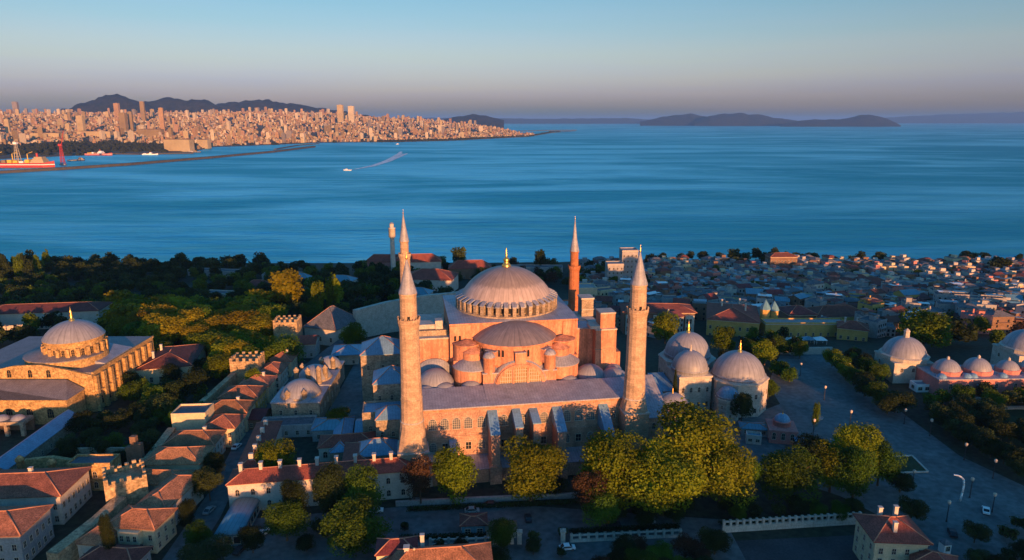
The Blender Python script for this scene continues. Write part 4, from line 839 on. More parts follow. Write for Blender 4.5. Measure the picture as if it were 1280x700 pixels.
for x, w_ in ((2, 11), (17, 5), (-16, 6)):
    b = MB(); b.b2(x - w_ / 2, x + w_ / 2, -9.2, -8.02, -2, 12.6, 'render_white'); b.build('bay', root)
    for q in range(int(w_ / 1.9)):
        for z in (3.2, 8.0): win(root, x - w_ / 2 + 1.1 + q * 1.9, -9.2, z, 0, 1.1, 2.6, fm='frame_pale')
for x in (-8, -5, 10, 13): win(root, x, -8, 8.0, 0, 1.2, 2.4)
house('brick_building', 'red brick building with a pale top behind the red brick minaret', 'building', 38, 398, R(-3), 15, 12, 15, 'flat', 1, 'brick_red', 'concrete', 2, 4, 3, 1.0, 1.7)
house('villa_block', 'square beige block with a lit flat roof behind the brick building', 'building', 50, 470, R(4), 17, 14, 17, 'flat', 1, 'render_cream', 'concrete', 3, 4, 3, 1.0, 1.6)
def shore(name, label, px, ptop, Y, wpx, d, roof, wm, rm, rows, nf, rh=3.0):
    x, y, zt = A(px, ptop, Y); k = F / (Y * cp + (H - zt) * sp); g = T(x, y)
    return house(name, label, 'building', x, y, R(3), wpx / k, d, zt - g - (rh if roof != 'flat' else 0), roof, rh, wm, rm, rows, nf, 3, 1.2, 1.7)
shore('apartment_block', 'tall pale apartment block standing highest against the water', 786, 312, 600, 20, 13, 'flat', 'render_grey', 'concrete', 6, 4)
shore('apartment_block', 'lower pale apartment block stepped in front of the highest one', 768, 329, 585, 20, 12, 'flat', 'render_grey', 'concrete', 5, 4)
shore('seaside_mansion', 'dark pink mansion block among pines at the shore', 977, 316, 655, 34, 13, 'hip', 'render_brown', 'tile_dark', 3, 8)
for i in range(7):
    root = empty('market_tent', (126 + i * 6.3, 349 + (i % 2) * .6, T(130, 349)), R(-2), ('white market tent, first of the row, nearest the tombs', 'white market tent with a bluish cloth, second of the row', 'white market tent third along the row', 'white market tent in the middle of the row', 'white market tent just past the middle of the row', 'white market tent last but one along the row', 'white market tent at the far right end of the row')[i], 'tent', 'white tents behind the plaza trees')
    b = MB(); b.hip(5.6, 5, 2.6, 1.5, ('white_paint', 'metal_blue')[i in (1, 5)], .2, .12, 0, None); b.build('canopy', root)
    for sx_ in (-2.6, 2.6):
        for sy_ in (-2.3, 2.3): b = MB(); b.tube((sx_, sy_, -.5), (sx_, sy_, 2.6), .07, .07, 'white_paint', 5); b.build('leg', root)
wall_run('plaza_wall', 'low white wall closing the far end of the plaza', [(128, 318), (142, 318.5), (156, 319)], .6, [2.3, 2.3, 2.3], 'render_white')

# ------------------------------------------------------------------ plaza, streets, lawns
def sheet(pix, name, m, z, label, cat, world=False):
    pts = pix if world else [G(px, py, z)[:2] for px, py in pix]
    b = MB(); b.add([(x, y, z) for x, y in pts], [tuple(range(len(pts)))], m); return structure(b, name, label, cat)
sheet([(1320, 720), (1350, 640), (1200, 570), (1120, 510), (1075, 480), (1040, 452), (1040, 443), (975, 443), (960, 480), (975, 505), (935, 520), (890, 540), (900, 570), (1050, 620), (1130, 660), (1150, 720)], 'plaza_paving', 'paving', .012, 'wide blue grey paved plaza right of the tombs', 'paving')
sheet([(-89.5, 150), (-81.5, 150), (-83, 176), (-92.5, 235), (-90, 300), (-80, 345), (-88, 345), (-97.5, 290), (-97.5, 225), (-92, 190)][::1], 'street', 'paving', .008, 'narrow street between the wooden houses and the almshouse', 'street', True)
sheet([(-81, 148), (60, 148), (60, 174), (-30, 186), (-30, 181), (-81, 173.5)], 'forecourt_paving', 'paving', .008, 'paved street in front of the school and the basilica', 'paving', True)
sheet([(-71, 240), (-56, 240), (-52, 330), (-74, 330)], 'alley_paving', 'paving', .008, 'grey alley between almshouse and annexes', 'paving', True)
sheet([(60, 140), (100, 140), (100, 167), (60, 164)], 'service_yard', 'asphalt', .010, 'dark yard below the balustrade wall', 'yard', True)
for pix, lab in (([(1105, 572), (1140, 570), (1160, 590), (1112, 592)], 'dark planted bed with a pale kerb on the plaza'), ([(1170, 510), (1330, 500), (1400, 610), (1290, 605)], 'dark park lawn beside the lower plaza')):
    sheet(pix, 'lawn', 'grass', .05, lab, 'lawn')
def kerb(pix, name, label, closed=True, h=.35, w_=.5, m='pale_stone'):
    b = MB(); P_ = [Vector(G(px, py, 0)[:2]) for px, py in pix]
    for p, q in zip(P_, P_[1:] + (P_[:1] if closed else [])):
        d = (q - p).normalized(); n_ = Vector((-d.y, d.x)) * w_ / 2; b.prism([p - n_, q - n_, q + n_, p + n_], -.3, h, m)
    return structure(b, name, label, 'kerb')
kerb([(1105, 572), (1140, 570), (1160, 590), (1112, 592)], 'bed_kerb', 'pale kerb round the planted bed')

# balustrades of white stone along the lower street
def balustrade(p, q, h0, label, n):
    p, q = Vector(p), Vector(q); d = q - p; root = empty('balustrade', (p.x, p.y, 0), math.atan2(d.y, d.x), label, 'balustrade'); Ln = d.length
    b = MB(); b.b2(0, Ln, -.4, .4, -1.5, h0, 'pale_stone'); b.build('base_wall', root)
    b = MB(); b.b2(0, Ln, -.3, .3, h0 + 1.3, h0 + 1.55, 'pale_stone'); b.b2(0, Ln, -.28, .28, h0, h0 + .2, 'pale_stone'); b.build('rail', root)
    for i in range(n):
        x = .4 + (Ln - .8) * i / (n - 1); b = MB(); b.b2(x - .32, x + .32, -.36, .36, h0, h0 + 1.9, 'pale_stone'); b.build('post', root)
balustrade((57.5, 168.0), (97.5, 172.2), 1.7, 'long white balustrade on a pale retaining wall left of the cream house', 22)
balustrade((15.5, 163.5), (46, 166.0), .5, 'white balustrade right of the gateway, partly under the tall trees', 14)
balustrade((-22, 161.5), (.5, 162.8), .5, 'white balustrade left of the gateway behind the red foreground roof', 10)
for x, y, lab in ((2.0, 162.9, 'left white gate pillar between the two balustrades'), (13.6, 163.3, 'right white gate pillar beside the parked car')):
    b = MB(); b.b2(-.6, .6, -.6, .6, -1, 3.4, 'pale_stone'); b.b2(-.8, .8, -.8, .8, 3.4, 3.7, 'pale_stone'); b.dome(0, 0, 3.7, .5, .5, 'pale_stone', 10, 4); tag(b.build('gate_pillar', None, (x, y, 0)), lab, 'pillar')

# foreground houses
root = house('foreground_house', 'red tiled house with pale chimneys at the lower edge of the view', 'house', -17.5, 139.0, R(6), 25, 13, 10.5, 'hip', 4.2, 'render_cream', 'tile', 2, 6, 3, z=0, chim=((-3.0, 3.0, 6.0),), over=.7)
b = MB(); b.b2(-13.5, -4.5, 2.0, 7.8, 9.5, 12.6, 'render_cream'); b.hip(9, 6, 12.6, 1.8, 'tile_dark', .4, .2, None, 'ridge_tile', -9, 5); b.build('roof_dormer', root)
b = MB(); b.b2(-7.0, -6.0, -.4, .8, 11, 15.4, 'render_white'); b.b2(-7.2, -5.8, -.6, 1.0, 15.4, 15.7, 'render_white'); b.build('chimney', root)
b = MB(); b.tube((-5, 0, 15), (-1.2, 1.6, 12.8), .35, .35, 'render_cream', 6); b.build('flue', root)
house('foreground_house', 'three storey cream house with a red hipped roof at the lower right', 'house', 95.2, 154.0, R(-4), 12.4, 11, 10.0, 'hip', 3.2, 'render_cream', 'tile_red', 3, 4, 3, .9, 1.5, z=0, chim=((-2, 2.6, 4.4), (2.0, 3.0, 4.6), (-1, -3.4, 4.0)), over=.8)
house('foreground_house', 'low red roofed annexe right of the three storey cream house', 'house', 101.5, 146.0, R(-30), 9, 8, 6.6, 'hip', 2.2, 'render_cream', 'tile_red', 2, 3, 2, z=0, over=.6)
house('street_kiosk', 'small blue kiosk with a dark red roof left of the gateway', 'kiosk', -10.5, 168.5, R(4), 6.5, 5, 3.4, 'hip', .9, 'metal_blue', 'tile_dark', 1, 2, 1, 1.4, 1.3, z=0, cornice=False)
house('street_kiosk', 'low white kiosk with a brown roof nearer the gateway', 'kiosk', -3.0, 167.0, R(4), 8, 4, 2.6, 'gable', .9, 'render_white', 'render_brown', 1, 2, 1, 1.4, 1.2, z=0, cornice=False)
root = empty('glazed_shelter', (-75.5, 169.5, 0), R(4), 'long blue glazed shelter with a rounded roof in front of the school', 'shelter')
b = MB(); b.b2(-3.4, 3.4, -8, 8, -.5, 3.4, 'metal_blue'); b.build('wall', root)
b = MB(); pr = [(3.7 * math.cos(t * PI / 10), 3.4 + 1.5 * math.sin(t * PI / 10)) for t in range(11)]; b.extr(pr, -8.3, 8.3, 'metal_blue', True); b.build('roof', root)
for i in range(3): win(root, -2.2 + i * 2.2, -8, .8, 0, 1.7, 2.0, False, 'frame_pale', 'glass_dark', 1, 1)
for i in range(6): win(root, 3.4, -6.6 + i * 2.6, .9, PI / 2, 2.0, 1.9, False, 'frame_pale', 'glass_dark', 1, 1)
wall_run('street_wall', 'pale low wall at the foot of the school and the flared minaret', [(-34, 181), (-12, 183.2), (24, 186)], .7, [1.6, 1.6, 1.6], 'render_grey')
wall_run('street_wall', 'low grey wall along the foot of the basilica front under the trees', [(24.6, 186), (50, 188), (70, 190)], .7, [1.4, 1.4, 1.4], 'render_grey')

# cars
def car(x, y, rz, body, label):
    m = MB(); root = empty('parked_car', (x, y, .012), rz, label, 'car', 'cars parked in the street')
    prof = [(-2.1, .35), (2.1, .35), (2.15, .75), (1.25, .9), (.65, 1.42), (-.95, 1.45), (-1.75, .95), (-2.15, .85)]
    m.extr(prof, -.85, .85, body); m.build('body', root)
    g = MB(); g.extr([(-1.5, .95), (1.1, .95), (.62, 1.36), (-.92, 1.38)], -.87, .87, 'glass_dark'); g.extr([(-1.72, .98), (-1.3, .98), (-.94, 1.47), (-1.0, 1.47)], -.7, .7, 'glass_dark'); g.extr([(1.0, .96), (1.3, .92), (.68, 1.44), (.6, 1.44)], -.7, .7, 'glass_dark'); g.build('window', root)
    for sx_ in (-1.3, 1.3):
        for sy_ in (-.8, .8): wv = MB(); wv.tube((sx_, sy_ - .11, .32), (sx_, sy_ + .11, .32), .32, .32, 'dark_metal', 12); wv.tube((sx_, sy_ - .12, .32), (sx_, sy_ + .12, .32), .18, .18, 'concrete', 10); wv.build('wheel', root)
car(14.5, 160.2, R(8), 'white_paint', 'white car parked at the gateway by the balustrade')
car(-44, 176, R(8), 'dark_metal', 'dark car parked by the foot of the school, nearest the brown tree')
car(-6, 181, R(6), 'dark_metal', 'dark car parked at the low wall under the basilica front')
car(28, 171, R(4), 'dark_metal', 'dark car in the shade of the tall yellow clump')
car(38, 172.5, R(4), 'render_grey', 'grey car in the shade right of the dark one')

k_ = 0
for px, py, rz, body, lab in ((470, 640, 8, 'white_paint', 'white car parked near the wall below the flared minaret'), (590, 640, 6, 'render_grey', 'silver car parked behind the small green street tree'), (606, 662, 6, 'dark_metal', 'black car standing inside the left balustrade'), (660, 650, 95, 'dark_metal', 'black car driving towards the gateway'),
        (330, 668, 60, 'white_paint', 'white car beside the blue glazed shelter'), (300, 690, 75, 'dark_metal', 'dark car at the lower edge beside the shelter'), (262, 640, 80, 'render_grey', 'grey car parked in the narrow street by the wooden houses'), (296, 560, 82, 'white_paint', 'white car farther up the narrow street'), (1190, 668, 70, 'dark_metal', 'dark car beside the narrow white booth'), (1232, 640, 60, 'white_paint', 'white van like car at the edge of the lower plaza')):
    x, y, _ = G(px, py); car(x, y, R(rz), body, lab)
def hedge(p, q, label, w_=1.2, h_=1.3):
    p, q = Vector(p), Vector(q); d = q - p; n_ = max(3, int(d.length / .05)); rr = random.Random(int(p.x * 3 + p.y)); b = MB()
    for i in range(int(d.length * 90)):
        c = p + d * rr.random(); o = Vector((c.x + rr.uniform(-w_ / 2, w_ / 2), c.y + rr.uniform(-w_ / 2, w_ / 2), rr.uniform(.05, h_) )); a = Vector((rr.gauss(0, 1), rr.gauss(0, 1), rr.gauss(0, 1))).normalized() * .2; e = a.orthogonal().normalized() * .16
        b.add([o - a, o - e, o + a, o + e], [(0, 1, 2, 3)], 'leaf_dark')
    tag(b.build('hedge'), label, 'hedge')
hedge((16, 167.5), (46, 170), 'clipped dark hedge behind the right balustrade'); hedge((-30, 164.5), (-4, 166), 'clipped dark hedge behind the left balustrade'); hedge((58, 171.5), (80, 174), 'clipped dark hedge behind the long white balustrade'); hedge((-30, 178.5), (20, 182.5), 'long dark hedge along the low wall of the basilica front')
# street lamps on the plaza
def lamp(x, y, h, label, curved=False):
    root = empty('street_lamp', (x, y, 0), R(-20), label, 'street lamp')
    b = MB()
    if curved:
        P_ = [(0, 0, 0), (.25, 0, h * .35), (.35, 0, h * .65), (.1, 0, h * .85), (-.6, 0, h * .95), (-1.6, 0, h)]
        for p, q in zip(P_[:-1], P_[1:]): b.tube(p, q, .28, .26, 'white_paint', 8)
    else: b.lathe(0, 0, [(.3, 0), (.14, .6), (.1, h)], 'dark_metal', 8)
    b.build('pole', root)
    b = MB()
    if curved: b.box(-2.0, 0, h - .1, 1.2, .5, .25, 'white_paint')
    else: b.lathe(0, 0, [(.1, h - .1), (.45, h + .2), (.5, h + .9), (.1, h + 1.2)], 'frame_pale', 8)
    b.build('lamp_head', root)
x, y, _ = G(1200, 626); lamp(x, y, 8.0, 'tall white curved lamp standing in the open lower plaza', True)
for px, py, lab in ((1212, 622, 'dark lamp post just right of the white curved lamp'), (1183, 652, 'lamp post on the lower plaza left of the curved lamp'), (1241, 598, 'pale topped lamp post under the park trees'), (1016, 545, 'lamp post at the plaza edge by the pink kiosk'), (1162, 545, 'lamp post beside the park tree row')):
    x, y, _ = G(px, py); lamp(x, y, 5.5, lab)
for i, (px, py) in enumerate(((1000, 470), (1030, 500), (1062, 532), (1090, 556), (1140, 610), (1060, 470), (1095, 505), (1130, 530), (1205, 575), (1240, 640))):
    x, y, _ = G(px, py); lamp(x, y, 5.0, 'thin dark lamp post in the open plaza paving'); C.objects[[o.name for o in C.objects if o.name.startswith('street_lamp')][-1]]['group'] = 'lamp posts of the open plaza'
x, y, _ = G(1022, 523); root = empty('planter', (x, y, 0), 0, 'round planter with a small tree in the open plaza', 'planter')
b = MB(); b.lathe(0, 0, [(1.9, 0), (2.1, .7), (1.8, .7), (1.8, .45), (0, .45)], 'concrete', 16); b.build('bowl', root)
x, y, _ = G(1180, 690); root = empty('information_booth', (x, y, 0), R(10), 'narrow white booth standing right of the cream house', 'booth')
b = MB(); b.b2(-1, 1, -1, 1, 0, 2.8, 'white_paint'); b.build('wall', root); b = MB(); b.hip(2, 2, 2.8, .8, 'roof_grey', .3, .1, 0, None); b.build('roof', root); win(root, 0, -1, 1, 0, 1.1, 1.2)
# ------------------------------------------------------------------ trees
def crown_mesh(kind, seed, nleaf, leaf, shape):
    """many small leaf faces on the skins of overlapping clumps; unit tree: crown about 1 wide and 1 high, foot of the crown at 0"""
    r = random.Random(seed); b = MB(); clumps = []
    nb = {'round': 34, 'tall': 30, 'wide': 36, 'cone': 16, 'sparse': 14}[shape]
    for i in range(nb):
        u = r.random(); t = r.random() * 2 * PI
        if shape == 'cone': z = .05 + .9 * (i + .5) / nb; rad = .30 * (1 - z) + .06; off = .12 * (1 - z)
        elif shape == 'tall': z = .12 + .74 * r.random(); rad = r.uniform(.12, .20); off = .29 * math.sqrt(r.random()) * (1.1 - abs(z - .45))
        elif shape == 'wide': z = .28 + .46 * r.random(); rad = r.uniform(.12, .19); off = .36 * math.sqrt(r.random())
        else: z = .22 + .60 * r.random(); rad = r.uniform(.13, .22); off = .32 * math.sqrt(r.random()) * (1.15 - 1.1 * abs(z - .45))
        clumps.append((off * math.cos(t), off * math.sin(t), z, rad))
    if shape != 'cone': clumps.append((0, 0, .46, .30))
    tot = sum(c[3] ** 2 for c in clumps)
    for cx, cy, cz, rad in clumps:
        for _ in range(int(nleaf * rad * rad / tot)):
            d = Vector((r.gauss(0, 1), r.gauss(0, 1), r.gauss(0, 1) + .25)).normalized()
            k = rad * (r.uniform(.72, 1.06) if r.random() < .85 else r.uniform(.9, 1.3))
            p = Vector((cx, cy, cz)) + d * k
            nrm = (d + Vector((r.gauss(0, .9), r.gauss(0, .9), r.gauss(0, .9)))).normalized()
            a = nrm.orthogonal().normalized(); a.rotate(Matrix.Rotation(r.random() * 6.28, 3, nrm)); c = nrm.cross(a)
            s = leaf * r.uniform(.45, 1.35); q = s * r.uniform(.55, .9)
            b.v += [tuple(p - a * s), tuple(p - c * q), tuple(p + a * s), tuple(p + c * q)]
            o = len(b.v) - 4; b.f.append([o, o + 1, o + 2, o + 3]); b.m.append(0); b.sm.append(False)
    me = bpy.data.meshes.new('crown'); me.from_pydata(b.v, [], b.f); me.materials.append(MATS[kind]); me.update()
    return me
def trunk_mesh(seed, shape):
    r = random.Random(seed); b = MB(); n = 7
    b.lathe(0, 0, [(.034, -.12), (.026, .02), (.022, .35)], 'bark', n)
    for i in range(7):
        t = 2 * PI * i / 7 + r.uniform(-.3, .3); z0 = r.uniform(.18, .36); p = (0, 0, z0)
        sp_ = .22 if shape in ('round', 'wide', 'sparse') else .1
        q = (sp_ * math.cos(t), sp_ * math.sin(t), z0 + r.uniform(.18, .34)); b.tube(p, q, .014, .007, 'bark', 5)
        q2 = (q[0] * 1.5, q[1] * 1.5, q[2] + .14); b.tube(q, q2, .007, .003, 'bark', 4)
    b.tube((0, 0, .33), (.02, .01, .75), .02, .004, 'bark', 6)
    me = bpy.data.meshes.new('trunk'); me.from_pydata(b.v, [], b.f); me.materials.append(MATS['bark']); me.polygons.foreach_set('use_smooth', [True] * len(b.f)); me.update()
    return me
SPEC = {'gold': ('leaf_gold', 'round', 'tree'), 'yellow': ('leaf_yellow', 'round', 'tree'), 'green': ('leaf_green', 'round', 'tree'), 'dark': ('leaf_dark', 'round', 'tree'), 'olive': ('leaf_olive', 'wide', 'tree'),
        'brown': ('leaf_brown', 'sparse', 'tree'), 'tallyellow': ('leaf_yellow', 'tall', 'tree'), 'tallgreen': ('leaf_green', 'tall', 'tree'), 'cone': ('leaf_dark', 'cone', 'cypress'), 'pine': ('leaf_dark', 'wide', 'pine')}
_tm = {}
def tmesh(sp_, res, var):
    k = (sp_, res, var)
    if k not in _tm:
        m, shape, _ = SPEC[sp_]
        nl, lf = {'near': (17000, .017), 'mid': (7000, .026), 'far': (1500, .056)}[res]
        if sp_ == 'brown': nl = int(nl * .45)
        _tm[k] = (crown_mesh(m, hash((sp_, var)) % 9999 if False else sum(map(ord, sp_)) * 31 + var * 17, nl, lf, shape), trunk_mesh(var * 5 + 3, shape))
    return _tm[k]
TR = random.Random(11)
PLAN = []
def tree(*a, **k): PLAN.append((a, k))
def grow(x, y, h, wd, sp_, label, group=None, z=None, name=None, stem=.16):
    """h total height, wd crown width"""
    z = T(x, y) if z is None else z
    d = math.hypot(x, y); res = 'near' if d < 235 else ('mid' if d < 400 else 'far')
    cm, tm = tmesh(sp_, res, TR.randrange(3))
    nm = name or {'cone': 'cypress_tree', 'pine': 'pine_tree'}.get(sp_, 'leafy_tree')
    root = empty(nm, (x, y, z), TR.random() * 6.28, label, SPEC[sp_][2], group)
    st = h * stem; ch = h - st
    c = link('crown', cm, root, (0, 0, st)); c.scale = (wd * 1.08, wd * 1.08, ch); c['hue'] = TR.random()
    t = link('trunk', tm, root, (0, 0, st)); t.scale = (wd * .9, wd * .9, ch)
    return root
def ptree(px, ptop, Y, wpx, sp_, label, **k):
    """a tree whose top stands at px, ptop in the photograph at distance Y"""
    x, y, zt = A(px, ptop, Y); g = T(x, y); wm_ = wpx / F * (Y * cp + (H - zt) * sp)
    return tree(x, y, zt - g, wm_, sp_, label, **k)
near = [
 (565, 560, 186, 64, 'tallyellow', 'tall yellow green tree standing left of the basilica buttresses'),
 (664, 551, 187, 86, 'yellow', 'round yellow tree in front of the middle buttresses'),
 (770, 546, 183, 92, 'yellow', 'broad yellow green tree left of the tallest clump'),
 (868, 514, 192, 118, 'yellow', 'tallest yellow tree of the clump, hiding the foot of the right minaret'),
 (832, 560, 179, 100, 'yellow', 'wide yellow tree at the front of the tallest clump'),
 (905, 556, 184, 86, 'yellow', 'full yellow tree at the right front of the tallest clump'),
 (928, 570, 188, 56, 'green', 'green tree at the right end of the tallest clump'),
 (740, 585, 178, 56, 'brown', 'thin reddish brown tree at the left foot of the tallest clump'),
 (990, 563, 187, 78, 'green', 'round green tree alone between the tallest clump and the plaza group'),
 (1026, 545, 197, 60, 'dark', 'dark green tree at the back left of the plaza group'),
 (1044, 553, 192, 54, 'yellow', 'yellow green tree on the left of the plaza group'),
 (1072, 530, 199, 62, 'yellow', 'tallest yellow tree at the back of the plaza group'),
 (1074, 556, 187, 58, 'green', 'front green tree of the plaza group'),
 (1104, 552, 196, 50, 'green', 'green tree at the right end of the plaza group'),
 (1128, 590, 188, 34, 'dark', 'small dark tree right of the plaza group'),
 (1142, 622, 172, 34, 'olive', 'slim olive tree rising behind the cream house roof'),
 (410, 583, 172, 44, 'dark', 'dark green tree against the school front, left of its twin'),
 (449, 587, 173, 58, 'green', 'dark green tree against the school front at its right end'),
 (364, 602, 170, 38, 'dark', 'small dark tree against the school windows, leftmost of the front trees'),
 (355, 627, 163, 56, 'green', 'round green tree with a sunlit crown in front of the school'),
 (442, 632, 158, 84, 'green', 'wide green tree at the lower edge left of the foreground roof'),
 (313, 656, 158, 32, 'dark', 'slim dark tree beside the blue glazed shelter'),
 (344, 554, 192, 54, 'yellow', 'yellow tree growing inside the school courtyard'),
 (524, 568, 181, 44, 'brown', 'thin leafless brown tree in front of the flared minaret'),
 (629, 648, 160, 38, 'green', 'small green street tree by the gateway balustrade'),
 (622, 688, 150, 40, 'dark', 'dark bushy tree at the lower edge below the gateway'),
 (805, 572, 186, 70, 'green', 'green tree between the broad yellow green tree and the tallest clump'),
 (752, 612, 174, 50, 'green', 'low green tree under the broad yellow green one'),
 (690, 590, 192, 36, 'dark', 'dark shrubby tree under the round yellow one'),
 (258, 582, 183, 36, 'olive', 'olive tree in the street beside the wooden houses'),
 (266, 565, 196, 26, 'dark', 'small dark tree in the street beside the wooden houses'),
 (245, 652, 160, 34, 'green', 'low green tree in the street by the bay windowed house'),
 (232, 625, 168, 24, 'dark', 'small dark tree beside the bay windowed house'),
 (258, 674, 152, 62, 'olive', 'pale olive tree at the lower edge by the street'),
 (422, 510, 232, 34, 'yellow', 'low yellow tree behind the school in front of the alley'),
 (314, 462, 262, 26, 'yellow', 'small yellow tree between the house row and the almshouse'),
 (357, 420, 296, 44, 'green', 'round green tree in front of the farthest wall tower'),
 (240, 460, 258, 36, 'dark', 'round dark tree in front of the long dark red roof'),
 (195, 430, 300, 46, 'yellow', 'round yellow green tree right of the golden church'),
 (205, 505, 240, 52, 'green', 'green tree left of the pale block house'),
 (130, 640, 152, 16, 'dark', 'ivy bush growing from the broken tower corner'),
 (833, 392, 345, 36, 'yellow', 'yellow green tree behind the largest tomb'),
 (906, 408, 318, 30, 'yellow', 'yellow tree between the two big tombs'),
 (958, 425, 298, 34, 'tallyellow', 'tall yellow green tree at the corner of the plaza'),
 (975, 452, 285, 30, 'tallgreen', 'tall green tree on the plaza edge beside the eight sided tomb'),
 (988, 458, 278, 28, 'tallgreen', 'dark green tree on the plaza edge nearest the open paving'),
 (930, 486, 236, 26, 'olive', 'grey green tree at the foot of the eight sided tomb'),
 (845, 460, 246, 10, 'cone', 'dark cypress in front of the pink lit tomb dome'),
 (1022, 502, 230.5, 9, 'green', 'small tree in the round planter on the plaza'),
 (1122, 487, 246, 44, 'olive', 'round olive tree standing alone at the bend of the plaza row'),
 (1160, 388, 330, 66, 'yellow', 'broad yellow tree right behind the domed bath house'),
 (1192, 395, 345, 52, 'dark', 'dark tree behind the yellow one at the bath house'),
 (1252, 320, 640, 26, 'pine', 'flat topped pine alone at the shore on the right'),
 (808, 318, 660, 7, 'cone', 'lone dark cypress spire at the shore'),
 (357, 338, 410, 44, 'gold', 'tallest yellow tree at the right end of the yellow wood'),
 (395, 352, 400, 22, 'yellow', 'small yellow tree right of the tallest yellow one'),
 (415, 344, 410, 26, 'tallyellow', 'narrow bright yellow tree left of the grey hipped hall'),
 (440, 405, 330, 34, 'yellow', 'yellow green tree in front of the grey hipped hall'),
 (573, 305, 640, 18, 'olive', 'pale bare tree on the shore skyline left of the dome'),
 (676, 310, 650, 14, 'pine', 'round topped pine on the shore right of the dome finial'),
]
for a in near: ptree(a[0], a[1], a[2] - (5 if 545 < a[0] < 1110 and 170 < a[2] < 200 else 0), a[3], a[4], a[5])
def wood(n, px0, px1, py0, py1, hs, ws, mix, label, group, mind=5.0, seed=1, zfix=None):
    r = random.Random(seed); pts = []; k = 0
    while len(pts) < n and k < n * 60:
        k += 1; x, y, z = G(r.uniform(px0, px1), r.uniform(py0, py1))
        if all((x - a) ** 2 + (y - b_) ** 2 > mind * mind for a, b_ in pts) and not blocked(x, y): pts.append((x, y))
    for x, y in pts:
        sp_ = r.choice(mix); h = r.uniform(*hs)
        tree(x, y, h, h * r.uniform(*ws), sp_, {'gold': 'golden yellow', 'yellow': 'yellow', 'tallyellow': 'tall yellow', 'green': 'green', 'tallgreen': 'tall green', 'dark': 'dark', 'olive': 'olive', 'brown': 'brown', 'cone': 'dark cypress', 'pine': 'dark pine'}[sp_] + (' ' if sp_ in ('cone', 'pine') else ' tree ') + label, group)
FOOT = []
for o in list(C.objects):
    if o.parent is None and o.type == 'EMPTY' and o.children and 'tree' not in o.name and 'balus' not in o.name:
        xs_, ys_ = [], []
        for ch in o.children:
            if ch.type == 'MESH' and ch.name.split('.')[0] in ('wall', 'school_building', 'gallery_wall', 'aisle_block', 'apse', 'narthex'):
                for v in ch.bound_box: q = Matrix.Rotation(o.rotation_euler.z, 3, 'Z') @ Vector(v); xs_.append(q.x + o.location.x); ys_.append(q.y + o.location.y)
        if xs_ and 'school' not in o.name: FOOT.append((min(xs_) - 2.5, max(xs_) + 2.5, min(ys_) - 2.5, max(ys_) + 2.5))
def blocked(x, y): return any(a < x < b_ and c < y < d for a, b_, c, d in FOOT)
wood(54, 150, 345, 396, 440, (13, 18.5), (.95, 1.25), ['gold'] * 6 + ['yellow', 'green'], 'in the sunlit yellow wood behind the city wall', 'trees of the yellow wood', 6.0, 1)
wood(15, 240, 340, 442, 480, (11, 14.5), (.95, 1.2), ['gold', 'yellow', 'yellow'], 'of the front clump before the yellow wood', 'front clump of the yellow wood', 6, 2)
wood(20, 85, 240, 532, 592, (6, 9.5), (.8, 1.1), ['dark', 'olive', 'dark', 'green'], 'in the shady garden between the church and the city wall', 'trees of the church garden', 5, 3)
wood(16, 160, 262, 468, 528, (7, 11), (.8, 1.0), ['green', 'dark', 'olive'], 'on the slope right of the golden church', 'trees right of the church', 5.5, 4)
wood(26, -15, 165, 396, 442, (9, 13), (.8, 1.0), ['dark', 'dark', 'green', 'olive'], 'close behind the golden church', 'trees behind the church', 7, 5)
wood(260, -15, 345, 341, 400, (9, 13), (.8, 1.1), ['dark', 'dark', 'dark', 'olive', 'green'], 'in the dark park towards the wooded point', 'trees of the dark park', 5, 6)
wood(14, 0, 62, 342, 356, (17, 24), (.35, .5), ['tallgreen', 'dark'], 'in the tall grove at the left shore', 'tall grove at the left shore', 7, 7)
wood(50, 60, 330, 334, 350, (10, 16), (.8, 1.1), ['dark', 'pine', 'dark', 'olive'], 'on the shore line left of the red palace roofs', 'trees along the left shore', 8, 8)
wood(120, 330, 560, 336, 402, (9, 13.5), (.8, 1.1), ['dark', 'dark', 'olive', 'green'], 'among the red roofed palace buildings', 'trees of the palace grounds', 5.5, 9)
wood(44, 540, 770, 334, 362, (9, 14), (.8, 1.1), ['dark', 'dark', 'green', 'olive', 'brown'], 'in the dark belt behind the great dome', 'tree belt behind the dome', 9, 10)
wood(12, 930, 1000, 428, 452, (8, 11), (.7, .9), ['green', 'dark', 'yellow'], 'between the yellow prison and the plaza', 'trees before the yellow prison', 5.5, 11)
wood(9, 905, 960, 440, 505, (7, 10), (.7, .9), ['dark', 'green', 'olive'], 'behind the eight sided tomb', 'trees behind the tombs', 5, 12)
wood(16, 1125, 1300, 404, 440, (9, 13), (.8, 1.0), ['olive', 'green', 'dark', 'brown'], 'behind the bath houses at the right', 'trees behind the baths', 7, 13)
wood(60, 740, 1290, 342, 402, (6, 10), (.8, 1.1), ['dark', 'dark', 'olive', 'green'], 'between the shaded rooftops right of the basilica', 'trees among the rooftops', 12, 14)
wood(34, 760, 1300, 325, 331, (8, 12), (.9, 1.2), ['dark', 'olive', 'dark'], 'in the low belt along the right shore', 'low belt along the right shore', 6, 25)
wood(14, 915, 985, 326, 334, (9, 17), (.5, .9), ['pine', 'dark', 'olive'], 'on the shore behind the rooftops', 'trees along the right shore', 7, 15)
wood(16, 1195, 1330, 520, 575, (7, 10), (.8, 1.0), ['dark', 'olive', 'dark'], 'in the shaded park below the pink baths', 'trees of the shaded park', 5.5, 16)
wood(9, 1215, 1300, 655, 720, (4, 6.5), (.9, 1.2), ['dark', 'dark', 'olive'], 'in the shaded corner at the lower right', 'bushes of the lower right corner', 3.5, 17)
